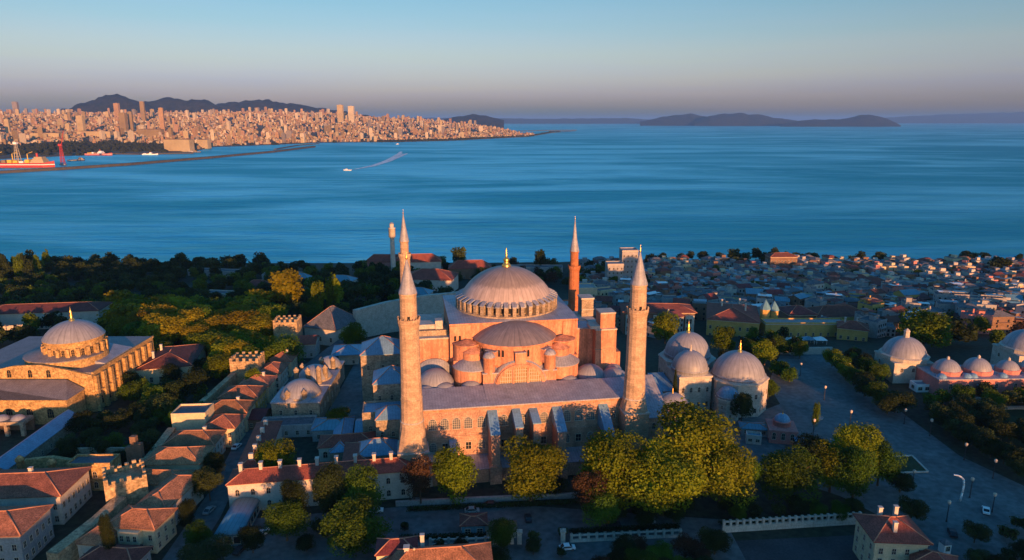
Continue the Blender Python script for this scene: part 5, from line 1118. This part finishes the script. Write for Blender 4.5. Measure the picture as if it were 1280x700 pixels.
wood(10, 905, 1075, 640, 652, (4, 7), (.8, 1.1), ['dark', 'olive', 'green'], 'behind the long white balustrade', 'trees behind the long balustrade', 4, 31)
wood(16, 380, 720, 664, 700, (2.5, 5), (.9, 1.2), ['dark', 'olive', 'dark', 'green'], 'among the walls at the lower edge', 'bushes of the lower edge', 3.5, 32)
wood(12, 1160, 1300, 500, 520, (6, 8.5), (.9, 1.1), ['dark', 'olive', 'green'], 'on the lawn below the terrace walls', 'trees of the terrace lawn', 5, 33)
wood(12, 745, 905, 688, 735, (6, 8.5), (.9, 1.1), ['dark', 'dark', 'olive', 'brown', 'green'], 'along the lower edge below the balustrade', 'trees along the lower edge', 4, 18)
wood(8, 760, 880, 628, 660, (4, 6), (.9, 1.2), ['dark', 'olive'], 'in the undergrowth below the tallest yellow clump', 'undergrowth of the tall clump', 3.5, 19)
def line(n, p, q, hs, ws, mix, label, group, seed):
    r = random.Random(seed)
    for i in range(n):
        t = i / (n - 1); x, y, z = G(p[0] + (q[0] - p[0]) * t + r.uniform(-4, 4), p[1] + (q[1] - p[1]) * t)
        h = r.uniform(*hs); sp_ = r.choice(mix); tree(x, y, h, h * r.uniform(*ws), sp_, {'green': 'green', 'dark': 'dark', 'olive': 'olive', 'yellow': 'yellow'}[sp_] + ' tree ' + label, group, stem=.24)
line(9, (1042, 462), (1108, 522), (8.5, 10.5), (.8, 1.0), ['green', 'green', 'yellow', 'dark'], 'in the row along the far side of the plaza', 'row along the far plaza', 21)
line(8, (1062, 455), (1095, 480), (7.5, 9.5), (.8, 1.0), ['green', 'dark'], 'in the second row behind the far plaza row', 'second row along the far plaza', 22)
line(11, (1172, 535), (1285, 605), (8, 10), (.8, 1.05), ['olive', 'olive', 'dark'], 'in the row between lower plaza and park', 'row along the lower plaza', 23)
line(6, (1195, 528), (1280, 560), (7, 9), (.8, 1.0), ['olive', 'dark'], 'in the second row behind the lower plaza row', 'second row along the lower plaza', 24)

# the 290 trees that show largest stand alone; the small rest of the far belts is one mass of foliage
order = sorted(range(len(PLAN)), key=lambda i: -(2 if i < len(near) else 1) * PLAN[i][0][2] * PLAN[i][0][3] / (PLAN[i][0][0] ** 2 + PLAN[i][0][1] ** 2))
for i in sorted(order[:290]): grow(*PLAN[i][0], **PLAN[i][1])
mass = {}
for i in order[290:]:
    a, k = PLAN[i]; x, y, h, wd, sp_ = a[:5]; me = tmesh(sp_, 'far', TR.randrange(3))[0]; z = T(x, y); st = h * .1
    M = Matrix.Translation((x, y, z + st)) @ Matrix.Rotation(TR.random() * 6.28, 4, 'Z') @ Matrix.Diagonal((wd, wd, h - st, 1))
    mass.setdefault(SPEC[sp_][0], []).append((me, M))
b = MB()
for m, L_ in mass.items():
    for me, M in L_:
        o_ = len(b.v); b.v += [tuple(M @ v.co) for v in me.vertices]; k = b.mi(m)
        for i in range(0, len(me.vertices), 4): b.f.append([o_ + i, o_ + i + 1, o_ + i + 2, o_ + i + 3]); b.m.append(k); b.sm.append(False)
o = b.build('distant_foliage'); tag(o, 'dark foliage of the far belts between park, palace and shore', 'foliage', None, 'stuff')

wood_done = True
# ------------------------------------------------------------------ rooftops of the quarter right of the basilica
HR = random.Random(5)
WALLS = [('render_grey', 'grey walled'), ('render_cream', 'cream walled'), ('render_white', 'white walled'), ('concrete', 'bare concrete'), ('render_brown', 'brown walled'), ('render_pink', 'pink walled'), ('render_yellow', 'ochre walled')]
ROOFS = [('tile', 'hip', 'red hipped roof'), ('tile_dark', 'gable', 'dark red gabled roof'), ('roof_grey', 'flat', 'grey flat roof'), ('concrete', 'flat', 'pale flat roof'), ('metal_blue', 'gable', 'blue sheet roof'), ('roof_grey', 'hip', 'dark hipped roof')]
spots = []
for j in range(30):
    y = 372 + j * 11.2
    for i in range(46):
        x = 30 + i * 12.2 + HR.uniform(-2.4, 2.4) + (j % 2) * 6; yy = y + HR.uniform(-2.5, 2.5)
        px = 640 + F * x / (yy * cp + (H - 0) * sp)
        if px < 725 or px > 1300 or yy > 690 or blocked(x, yy): continue
        if 100 < x < 205 and yy < 425 and HR.random() < .75: continue
        if yy < 400 and px > 1080 and HR.random() < .5: continue
        if yy < 400 and px < 790: continue
        if HR.random() < .12: continue
        spots.append((x, yy))
HR.shuffle(spots)
# the 300 that show largest in the picture stand alone
spots = sorted(spots, key=lambda s: s[1]); rest = spots[300:]; spots = spots[:300]
for x, y in spots:
    wm, wl = HR.choice([WALLS[0], WALLS[3], WALLS[0], WALLS[4]] * 2 + WALLS); rm, rt, rl = HR.choice([ROOFS[1], ROOFS[2], ROOFS[2], ROOFS[3], ROOFS[5]] * 2 + ROOFS)
    w_, d_ = HR.uniform(8.5, 13), HR.uniform(8, 11.5); h_ = HR.choice([6, 7, 7.5, 9, 9.5, 11, 12.5]) * HR.uniform(.9, 1.08)
    z = T(x, y); zone = 'next to the plaza end' if y < 440 else ('midway to the shore' if y < 560 else 'near the shore')
    root = empty('town_house', (x, y, z), R(HR.choice([-14, -14, 8, 20, 30]) + HR.uniform(-6, 6)), 'small %s house with a %s, %s' % (wl, rl, zone), 'house', 'rooftops of the quarter right of the basilica')
    b = MB(); b.b2(-w_ / 2, w_ / 2, -d_ / 2, d_ / 2, -4, h_, wm)
    nr = max(2, int(h_ / 3)); nc = HR.choice([2, 3, 4])
    for r_ in range(nr):
        for q in range(nc):
            xx = -w_ / 2 + w_ * (q + .5) / nc; zz = 1 + r_ * (h_ - 1) / nr
            b.b2(xx - .55, xx + .55, -d_ / 2 - .05, -d_ / 2 + .02, zz, zz + 1.5, 'glass_dark')
        for s_ in (-1, 1):
            yy = HR.uniform(-.2, .2) * d_; b.b2(s_ * w_ / 2 - .04, s_ * w_ / 2 + .04, yy - .55, yy + .55, zz, zz + 1.5, 'glass_dark')
    if HR.random() < .35: b.b2(-w_ * .3, w_ * .3, -d_ / 2 - 1.0, -d_ / 2, h_ * .6, h_ * .6 + .9, wm)
    b.build('wall', root)
    b = MB()
    if rt == 'hip': b.hip(w_, d_, h_, HR.uniform(1.6, 2.6), rm, .4, .15, None, None)
    elif rt == 'gable': b.gable(w_, d_, h_, HR.uniform(1.6, 2.6), rm, wm)
    else:
        b.b2(-w_ / 2 + .25, w_ / 2 - .25, -d_ / 2 + .25, d_ / 2 - .25, h_ + .02, h_ + .12, rm)
        for a in (-1, 1): b.b2(-w_ / 2, w_ / 2, a * (d_ / 2 - .12) - .12, a * (d_ / 2 - .12) + .12, h_ + .01, h_ + .9, wm)
        if HR.random() < .6: ax, ay = HR.uniform(-w_ / 5, w_ / 5), HR.uniform(-d_ / 5, d_ / 5); b.b2(ax - 1.6, ax + 1.6, ay - 1.4, ay + 1.4, h_ + .13, h_ + HR.uniform(2.2, 3.2), wm); b.b2(ax - 2, ax + 2, ay - 1.8, ay + 1.8, h_ + 3.2, h_ + 3.35, rm)
        if HR.random() < .3: b.b2(-w_ / 2 + .6, w_ / 2 - 1, -d_ / 2 + .5, d_ * .1, h_ + 2.3, h_ + 2.42, HR.choice(['white_paint', 'metal_blue', 'tile_dark'])); [b.b2(u - .07, u + .07, v - .07, v + .07, h_ + .13, h_ + 2.3, 'dark_metal') for u in (-w_ / 2 + .8, w_ / 2 - 1.2) for v in (-d_ / 2 + .7, 0)]
    ro = b.build('roof', root)
    if rt != 'flat' or HR.random() < .5:
        b = MB(); u, v = HR.uniform(-w_ / 4, w_ / 4), HR.uniform(0, d_ / 4); b.b2(u - .4, u + .4, v - .4, v + .4, h_ + .2, h_ + HR.uniform(2.2, 3.4), wm); b.build('chimney', ro)

b = MB()
for x, y in rest:
    w_, d_, h_ = HR.uniform(8, 13), HR.uniform(8, 12), HR.uniform(5, 9.5); z = T(x, y) - .8; m = HR.choice(['render_grey', 'concrete', 'render_brown', 'render_white', 'render_cream', 'render_pink']); rz = R(HR.uniform(-25, 30))
    b.box(x, y, z - 4, w_, d_, h_ + 4, m, rz); u = HR.random()
    if u < .4: b.box(x, y, z + h_ + .02, w_ * 1.05, d_ * 1.05, 2.0, HR.choice(['tile', 'tile_dark', 'tile_dark', 'roof_grey']), rz, .35)
    else: b.box(x, y, z + h_ + .02, w_ * .95, d_ * .95, .3, HR.choice(['roof_grey', 'concrete', 'metal_blue', 'roof_grey']), rz); b.box(x + .8, y, z + h_ + .32, w_ * .35, d_ * .4, 2.4, m, rz)
    for q in range(3):
        for r_ in range(2): b.box(x - math.cos(rz) * (q - 1) * w_ * .3 + math.sin(rz) * d_ * .5, y - math.sin(rz) * (q - 1) * w_ * .3 - math.cos(rz) * d_ * .5, z + 1.5 + r_ * 3.2, 1.1, .12, 1.5, 'glass_dark', rz)
o = b.build('shore_rooftops'); tag(o, 'packed small rooftops filling the quarter down to the right shore', 'rooftops', None, 'stuff')
# ------------------------------------------------------------------ the far shore
def interp(tab, v):
    for (a, fa), (b_, fb) in zip(tab[:-1], tab[1:]):
        if v <= b_: return fa + (fb - fa) * max(0, (v - a)) / (b_ - a)
    return tab[-1][1]
COAST = [(-240, 201), (0, 199), (110, 194), (180, 192), (245, 189), (262, 184), (320, 182), (400, 178.5), (500, 177.5), (560, 176), (620, 173), (660, 171), (690, 166), (725, 163.5)]
TOPZ = [(-240, 150), (0, 175), (200, 170), (330, 185), (420, 165), (480, 120), (560, 70), (640, 12), (690, -30), (725, -34)]
def far_z(px, Y, Y0):
    """height of the far land at the bearing px and distance Y"""
    t = smooth(Y0 + 150, 8200, Y); top = interp(TOPZ, px)
    nz_ = 14 * noise.noise(Vector((px * .02, Y * .0012, 1))) * smooth(Y0, Y0 + 900, Y)
    return SEA + 3.5 + (top - SEA) * t ** .85 + (nz_ if px < 640 else 0)
def bearing(px, Y): return (px - 640) / F * (Y * cp + 120 * sp)
b = MB(); cols = list(range(-240, 726, 7)); fr = [0, .004, .03, .08, .15, .25, .4, .6, .8, 1.0]
vs = []
for px in cols:
    Y0 = SEAP(px, interp(COAST, px))[1]; Y1 = max(Y0 + 250, min(9500, Y0 + 6500) if px < 630 else Y0 + 700 - (px - 630) * 5)
    for i, f in enumerate(fr):
        Y = Y0 + (Y1 - Y0) * f; vs.append((bearing(px, Y), Y, SEA - 2 if i in (0, len(fr) - 1) else far_z(px, Y, Y0)))
n = len(fr); b.add(vs, [(c * n + i, (c + 1) * n + i, (c + 1) * n + i + 1, c * n + i + 1) for c in range(len(cols) - 1) for i in range(n - 1)], 'shore_earth', True)
structure(b, 'far_shore_land', 'low hilly land of the far shore under the city', 'land')
def ridge(name, prof, Y, m, label, depth=.12, foot=None, kind='structure'):
    """a hill, island or far coast: crest line through the given bearings, sloping down to the water on both sides"""
    b = MB(); vs = []; rows = [(-1, 0), (-.75, .30), (-.45, .68), (-.2, .92), (0, 1), (.3, .8), (.7, .3), (1, 0)]
    P_ = []
    for (a, ya), (c, yc) in zip(prof[:-1], prof[1:]):
        k = max(1, int((c - a) / 4))
        for i in range(k): P_.append((a + (c - a) * i / k, ya + (yc - ya) * i / k))
    P_.append(prof[-1])
    for px, py in P_:
        zt = A(px, py, Y)[2]; x0 = bearing(px, Y)
        for s_, k in rows:
            yy = Y + s_ * depth * Y; q = (noise.noise(Vector((px * .09, s_ * 2.3, Y * .001))) * .1 + noise.noise(Vector((px * .4, s_ * 5, Y * .002))) * .05) * (1 if 0 < k <= 1 else 0)
            vs.append((x0 * yy / Y, yy, (SEA - 1) + (zt - SEA + 1) * max(0, k + q)))
    n = len(rows); b.add(vs, [(c * n + i, (c + 1) * n + i, (c + 1) * n + i + 1, c * n + i + 1) for c in range(len(P_) - 1) for i in range(n - 1)], m, True)
    return structure(b, name, label, 'hill' if 'hill' in name else 'island', kind)
ridge('hill', [(60, 146), (85, 136), (110, 128), (128, 121.5), (147, 119), (162, 120.5), (178, 126), (195, 134), (215, 144)], 8800, 'hill_green', 'broad dark wooded hill above the far city, highest on the skyline', .07)
ridge('hill', [(165, 140), (185, 125), (205, 124), (235, 123.5), (255, 124), (268, 129), (290, 140)], 9400, 'hill_green', 'flat topped dark hill right of the highest one', .06)
ridge('hill', [(255, 138), (280, 128.5), (310, 126.5), (335, 124.5), (352, 128), (385, 132), (430, 139), (470, 146)], 10200, 'hill_green', 'long lower hill ridge trailing right behind the city', .07)
ridge('hill', [(555, 149), (575, 145.5), (595, 143), (612, 145.5), (630, 149.5)], 12500, 'hill_green', 'small faint hill over the end of the far city', .05)
ridge('island', [(800, 152), (825, 146.5), (845, 143.5), (862, 142), (880, 145), (895, 149), (905, 153)], 19500, 'hill_green', 'farthest left island with a low double hump', .05)
ridge('island', [(868, 153), (885, 145), (905, 141), (930, 141.5), (950, 143.5), (965, 147.5), (985, 149), (1005, 153)], 18600, 'hill_green', 'middle island with the highest rounded hill', .05)
ridge('island', [(975, 157), (985, 153.5), (1000, 150.5), (1018, 149), (1040, 149.6), (1058, 147.5), (1072, 144.5), (1084, 142.8), (1096, 144.6), (1110, 149), (1119, 153), (1126, 156.5)], 16800, 'hill_green', 'nearest right island, long and dark with a hump at its end', .05)
ridge('far_coast', [(1060, 150), (1120, 146), (1180, 143), (1240, 141), (1300, 140), (1420, 139)], 34000, 'hill_green', 'faint far coast at the right end of the horizon', .05)
ridge('far_coast', [(440, 151), (520, 147), (600, 147.5), (680, 148.5), (780, 147.5), (830, 150.5)], 30000, 'hill_green', 'faint far coast behind the end of the city', .05)

FR = random.Random(9)
FW = [('render_cream', 'cream'), ('render_white', 'white'), ('far_tan', 'tan'), ('far_peach', 'peach'), ('concrete', 'grey'), ('render_pink', 'pink')]
def far_mat(name, col):
    def ex(N, L, tc, out):
        sx = N.new('ShaderNodeSeparateXYZ'); L.new(tc.outputs['Object'], sx.inputs[0]); ad = N.new('ShaderNodeMath'); ad.operation = 'ADD'; L.new(sx.outputs[0], ad.inputs[0]); L.new(sx.outputs[1], ad.inputs[1])
        cb = N.new('ShaderNodeCombineXYZ'); L.new(ad.outputs[0], cb.inputs[0]); L.new(sx.outputs[2], cb.inputs[1])
        br = N.new('ShaderNodeTexBrick'); br.offset = 0; br.inputs['Scale'].default_value = 1; br.inputs['Brick Width'].default_value = 4; br.inputs['Row Height'].default_value = 3.2; br.inputs['Mortar Size'].default_value = 1.0; br.inputs['Mortar Smooth'].default_value = 0
        br.inputs['Color1'].default_value = (.45, .45, .47, 1); br.inputs['Color2'].default_value = (.6, .6, .62, 1); br.inputs['Mortar'].default_value = (1, 1, 1, 1); L.new(cb.outputs[0], br.inputs['Vector'])
        mx = N.new('ShaderNodeMix'); mx.data_type = 'RGBA'; mx.blend_type = 'MULTIPLY'; mx.inputs[0].default_value = 1; L.new(out, mx.inputs[6]); L.new(br.outputs['Color'], mx.inputs[7]); return mx.outputs[2]
    mat(name, col, .85, .15, .02, extra=ex)
for nme, col in (('far_cream', (.38, .31, .19)), ('far_white', (.46, .41, .31)), ('far_tan', (.23, .175, .105)), ('far_peach', (.33, .215, .13)), ('far_grey', (.22, .20, .19)), ('far_pink', (.31, .20, .145))): far_mat(nme, col)
FW = [('far_cream', 'cream'), ('far_white', 'white'), ('far_tan', 'tan'), ('far_peach', 'peach'), ('far_grey', 'grey'), ('far_pink', 'pink')]
items = []
for _ in range(13000):
    px = FR.uniform(-150, 668); c = interp(COAST, px); Y0 = SEAP(px, c)[1]; Yn = Y0 + (700 if px < 245 else 60)
    if px < 150: Yn = Y0 + 900
    Yx = 9000 if px < 560 else max(Yn + 150, 9000 - (px - 560) * 22)
    Y = Yn * (Yx / Yn) ** FR.random()
    if noise.noise(Vector((px * .06, Y * .0018, 7))) > .42: continue
    w_ = FR.uniform(7, 20); d_ = FR.uniform(8, 16); u = FR.random()
    h_ = FR.uniform(7, 19) if u < .88 else (FR.uniform(20, 36) if u < .982 else FR.uniform(46, 72))
    if px > 600: h_ = min(h_, 26)
    if h_ > 44: w_, d_ = FR.uniform(18, 28), FR.uniform(18, 26)
    items.append((w_ * h_ / Y ** 2, bearing(px, Y), Y, far_z(px, Y, Y0), w_, d_, h_, FR.choice(FW[:4] * 2 + FW), px))
def spec(px, py, wpx, hpx, c, Y=None, d_=30):
    """a landmark block that shows at px with its foot at py"""
    Y0 = SEAP(px, interp(COAST, px))[1]
    if Y is None:
        Y = Y0 + 50
        while Y < 9000 and A(px, py, Y)[2] > far_z(px, Y, Y0): Y += 40
    k = F / (Y * cp + 120 * sp); return (9, bearing(px, Y), Y, far_z(px, Y, Y0), wpx / k, d_, hpx / k, c, px)
items.sort(key=lambda t: -t[0])
def far_block(b, w_, d_, h_, m, r_):
    b.b2(-w_ / 2, w_ / 2, -d_ / 2, d_ / 2, -14, h_, m)
    if r_ < .35: b.hip(w_, d_, h_, 3.0, 'tile', .4, .2, None, None)
    else:
        b.b2(-w_ / 2 + .5, w_ / 2 - .5, -d_ / 2 + .5, d_ / 2 - .5, h_, h_ + .7, 'concrete')
        b.b2(-w_ * .2, w_ * .15, -d_ * .2, d_ * .2, h_ + .7, h_ + 3.4, m)
protos = {}
for k in range(290):
    _, x, Y, z, w_, d_, h_, (m, cl), px = items[k]
    key = (m, h_ > 44, k % 3)
    if key not in protos:
        b = MB(); far_block(b, 1, 1, 1, m, 1) if False else None
    b = MB(); far_block(b, w_, d_, h_, m, FR.random() if h_ < 30 else 1)
    zone = 'behind the harbour' if px < 245 else ('behind the mole end' if px < 420 else 'towards the far cape')
    o = b.build('apartment_tower' if h_ > 44 else 'apartment_block', None, (x, Y, z), FR.uniform(-.5, .5))
    tag(o, ('tall slim %s apartment tower in the far city %s' if h_ > 44 else '%s apartment block in the dense far city %s') % (cl, zone), 'tower block' if h_ > 44 else 'apartment block', 'towers and blocks of the far city')
for (px, py, wp, hp, c, lab) in [(427, 153, 7, 21, FW[0], 'left one of the two tall twin towers above the far city'), (440.5, 153, 7, 19.5, FW[1], 'right one of the two tall twin towers above the far city'),
    (104, 170, 8, 24, FW[0], 'tall cream tower block standing above the dark harbour trees'), (157, 168, 8, 26, FW[2], 'tan tower block left of its slimmer twin above the harbour'), (166, 167, 5, 26, FW[2], 'slim tan tower block right of its broader twin'),
    (205, 166, 5, 30, FW[3], 'tallest slim peach tower in the middle of the far city'), (182, 152, 5, 24, FW[2], 'tan tower standing up against the dark hill'), (150, 148, 6, 18, FW[3], 'peach tower at the foot of the highest hill'), (24, 142, 6, 16, FW[4], 'grey tower on the skyline at the left edge'), (12, 168, 5, 18, FW[0], 'cream slab tower near the red ship'),
    (224, 189, 34, 14, FW[0], 'large cream palace like station block on the waterfront'), (255, 187, 14, 10, FW[0], 'cream waterfront block right of the station'), (60, 175, 36, 8, FW[0], 'long cream depot behind the dark harbour trees'), (120, 173, 40, 8, FW[0], 'long cream barrack block behind the dark harbour trees'), (190, 172, 30, 10, FW[2], 'tan barrack block right of the long cream one'),
    (362, 176, 7, 12, FW[4], 'dark glassy block on the middle waterfront'), (500, 172, 6, 10, FW[4], 'grey glassy block near the far cape waterfront'), (552, 166, 8, 9, FW[1], 'white block nearest the far cape'), (601, 166, 5, 8, FW[1], 'small white tower near the far cape')]:
    _, x, Y, z, w_, d_, h_, (m, cl), px_ = spec(px, py, wp, hp, c)
    b = MB(); far_block(b, w_, min(40, max(18, w_ * .6)), h_, m, .1 if wp > 12 else 1); tag(b.build('apartment_tower' if wp < 10 else 'waterfront_block', None, (x, Y, z), FR.uniform(-.15, .15)), lab, 'tower block' if wp < 10 else 'building')
b = MB()
for _, x, Y, z, w_, d_, h_, (m, cl), px in items[290:]:
    rz = FR.uniform(-.6, .6); b.box(x, Y, z - 14, w_, d_, h_ + 14, m, rz)
    if FR.random() < .3: b.box(x, Y, z + h_, w_ * 1.04, d_ * 1.04, 2.6, 'tile', rz, .4)
    elif FR.random() < .5: b.box(x, Y, z + h_, w_ * .4, d_ * .4, 2.8, m, rz)
o = b.build('far_city'); tag(o, 'dense low blocks filling the far shore as one mass', 'city', None, 'stuff')
# woods along the far waterfront and between the blocks
b = MB(); ico = []
def lump(b, x, y, z, r, h):
    vs = []; n = 7
    for j, (k, q) in enumerate(((1.0, 0), (.92, .5), (.55, .88), (.05, 1.0))):
        for i in range(n):
            t = 2 * PI * i / n + j * .4; e = FR.uniform(.8, 1.15); vs.append((x + r * k * e * math.cos(t), y + r * k * e * math.sin(t), z + h * q * FR.uniform(.85, 1.1) - (6 if j == 0 else 0)))
    b.add(vs, [(j * n + i, j * n + (i + 1) % n, (j + 1) * n + (i + 1) % n, (j + 1) * n + i) for j in range(3) for i in range(n)], 'dark_wood')
for _ in range(1100):
    px = FR.uniform(-200, 246); c = interp(COAST, px); Y0 = SEAP(px, c)[1]
    Y = Y0 + FR.uniform(220 if px < 150 else 120, 860 if px < 150 else 640)
    if px > 200 and Y < Y0 + 300: continue
    lump(b, bearing(px, Y), Y, far_z(px, Y, Y0), FR.uniform(8, 16), FR.uniform(12, 19))
for _ in range(1700):
    px = FR.uniform(-60, 700); c = interp(COAST, px); Y0 = SEAP(px, c)[1]; Y = Y0 + (FR.uniform(15, 120) if px > 470 else (8500 - Y0) * FR.random() ** 1.5)
    if noise.noise(Vector((px * .06, Y * .0018, 7))) < .12 and px < 470: continue
    if px > 640: Y = min(Y, Y0 + 200)
    lump(b, bearing(px, Y), Y, far_z(px, Y, Y0), FR.uniform(8, 18), FR.uniform(7, 13))
o = b.build('far_wood'); tag(o, 'dark trees massed along the far waterfront', 'wood', None, 'stuff')

# ------------------------------------------------------------------ moles, ships and wake
def mole(pix, label, w_=14, h_=3.2):
    P_ = [Vector(SEAP(px, py)[:2]) for px, py in pix]; b = MB()
    for p, q in zip(P_[:-1], P_[1:]):
        d = (q - p).normalized(); n_ = Vector((-d.y, d.x)) * w_ / 2; e = d * 1.0
        b.prism([p - n_ - e, q - n_ + e, q + n_ + e, p + n_ - e], SEA - 2, SEA + h_ + FR.uniform(-.25, .25), 'mole_stone')
    tag(b.build('breakwater'), label, 'breakwater')
mole([(-60, 220), (70, 212.5), (160, 206.5), (260, 198), (340, 190.5), (392, 184)], 'long thin breakwater running from the left edge across the strait', 22, 7)
mole([(344, 187), (372, 182), (398, 180)], 'short second breakwater near the far waterfront', 14, 4)
mole([(640, 164.5), (680, 163.4), (720, 163)], 'thin low spit of land at the tip of the far cape', 40, 8)
mole([(100, 193.5), (150, 192.5), (180, 193), (240, 191.5)], 'low quay in front of the harbour trees', 60, 5)
def ship(label, px, py, Lm, beam, hull, house_, rz=0, kind='ship', cranes=0, derrick=False, castle=.8):
    x, y, z = SEAP(px, py); root = empty(kind, (x, y, SEA), rz, label, kind)
    h = Lm * .065 if Lm > 60 else Lm * .09; b = MB(); hl = Lm / 2; w_ = beam / 2
    pl = [(-hl, -w_ * .8), (hl * .75, -w_), (hl, 0), (hl * .75, w_), (-hl, w_ * .8)]
    b.prism(pl, -2, [h, h, h * 1.45, h, h], hull); b.prism([(a * 1.003, c * 1.004) for a, c in pl], h * .55, h * .72, 'white_paint'); b.build('hull', root)
    b = MB(); cx = -hl * castle + Lm * .1 if castle < 0 else hl * castle - Lm * .16
    for k in range(4): b.b2(cx - Lm * (.11 - k * .017), cx + Lm * (.09 - k * .012), -w_ * (.85 - k * .1), w_ * (.85 - k * .1), h + k * Lm * .022 + .02, h + (k + 1) * Lm * .022, house_)
    b.build('superstructure', root)
    b = MB(); b.lathe(cx - Lm * .04, 0, [(Lm * .016, h + Lm * .088), (Lm * .014, h + Lm * .14)], 'red_paint', 10); b.build('funnel', root)
    if Lm > 60:
        b = MB()
        for k in range(7): u = -hl * .8 + k * Lm * .085; b.b2(u, u + Lm * .06, -w_ * .7, w_ * .7, h, h + Lm * FR.uniform(.02, .05), FR.choice(['yellow_paint', 'white_paint', 'far_tan']))
        b.build('deck_gear', root)
    for k in range(cranes):
        u = -hl * .7 + k * Lm * .22; b = MB(); b.tube((u, w_ * .5, h), (u, w_ * .5, h + Lm * .13), 1.6, 1.3, 'yellow_paint', 8); b.tube((u, w_ * .5, h + Lm * .13), (u + Lm * .11, 0, h + Lm * .16), 1.2, .7, 'yellow_paint', 6); b.build('deck_crane', root)
    if derrick:
        b = MB(); u = -hl * .05
        for a, c in ((-7, -7), (7, -7), (7, 7), (-7, 7)): b.tube((u + a, c, h), (u + a * .35, c * .35, h + Lm * .27), 1.2, .8, 'far_white', 5)
        for k in range(1, 6):
            t = k / 6; zz = h + Lm * .27 * t; q = 7 * (1 - .65 * t)
            for (a, c), (a2, c2) in (((-q, -q), (q, -q)), ((q, -q), (q, q)), ((q, q), (-q, q)), ((-q, q), (-q, -q))): b.tube((u + a, c, zz), (u + a2, c2, zz), .7, .7, 'far_white', 4)
        b.b2(u - 5, u + 5, -5, 5, h + Lm * .27, h + Lm * .30, 'white_paint'); b.build('derrick', root)
    return root
ship('large red hulled drilling ship with a pale derrick at the left edge', 26, 209, 215, 40, 'red_paint', 'far_cream', R(2), cranes=3, derrick=True, castle=.92)
ship('cream coloured service ship moored behind the red crane', 96, 201, 60, 18, 'dark_metal', 'far_cream', R(60), castle=.8)
ship('white ship with a red waterline moored at the quay', 124, 194, 118, 22, 'red_paint', 'white_paint', R(-4), castle=.5)
ship('low white vessel lying before the station quay', 188, 193.5, 66, 14, 'white_paint', 'white_paint', R(2), castle=.4)
ship('small dark vessel tied up at the corner of the station', 243, 190.5, 62, 14, 'dark_metal', 'far_tan', R(0), castle=.5)
ship('white passenger ferry crossing the strait at the point of its wake', 434, 213, 26, 8, 'white_paint', 'white_paint', R(165), 'ferry', castle=.5)
ship('small white ferry close under the far waterfront', 497, 180.5, 34, 10, 'white_paint', 'white_paint', R(80), 'ferry', castle=.5)
x, y, z = SEAP(79, 206); root = empty('harbour_crane', (x, y, SEA), R(10), 'tall red harbour crane beside the drilling ship', 'crane')
b = MB(); b.b2(-9, 9, -7, 7, -2, 3, 'concrete'); b.build('base', root)
b = MB()
for a, c in ((-5, -5), (5, -5), (5, 5), (-5, 5)): b.tube((a, c, 3), (a * .45, c * .45, 62), 1.3, 1.0, 'red_paint', 6)
for k in range(1, 7): zz = 3 + k * 9; q = 5 * (1 - .55 * k / 6.5); b.tube((-q, -q, zz), (q, -q, zz), .7, .7, 'red_paint', 4); b.tube((-q, q, zz), (q, q, zz), .7, .7, 'red_paint', 4); b.tube((-q, -q, zz), (-q, q, zz), .7, .7, 'red_paint', 4); b.tube((q, -q, zz), (q, q, zz), .7, .7, 'red_paint', 4)
b.build('mast', root)
b = MB(); b.b2(-6, 5, -4, 4, 62, 69, 'red_paint'); b.build('cab', root)
b = MB(); b.tube((3, 0, 66), (16, 0, 112), 1.6, .7, 'red_paint', 6); b.tube((-5, 0, 69), (16, 0, 112), .4, .4, 'red_paint', 4); b.build('jib', root)
# wake of the ferry
wb = MB()
SP = [(437, 212.9), (450, 210.4), (467, 206.8), (484, 201), (498, 194), (504, 190.5)]
for k in range(9):
    f0, f1 = FR.uniform(0, .15) if k else 0, FR.uniform(.7, 1); a0, a1 = [], []
    for i in range(14):
        t = f0 + (f1 - f0) * i / 13; q = t * (len(SP) - 1); j = min(len(SP) - 2, int(q)); u = q - j
        px = SP[j][0] + (SP[j + 1][0] - SP[j][0]) * u; py = SP[j][1] + (SP[j + 1][1] - SP[j][1]) * u
        off = (k - 4) * .42 * t + FR.uniform(-.08, .08); th = (.10 + .16 * math.sin(PI * (i + .6) / 14)) * (.5 + t)
        a0.append((px + off * 2.2, py + off * .7)); a1.append((px + off * 2.2 + 2.6 * t, py + off * .7 + th * 1.6))
    P0 = [SEAP(*p) for p in a0]; P1 = [SEAP(*p) for p in a1]; n = len(P0)
    wb.add([(p[0], p[1], SEA + .3 + k * .03) for p in P0 + P1], [(i, i + 1, n + i + 1, n + i) for i in range(n - 1)], 'foam')
structure(wb, 'wake_foam', 'pale wake fanning out behind the ferry', 'wake', 'stuff')
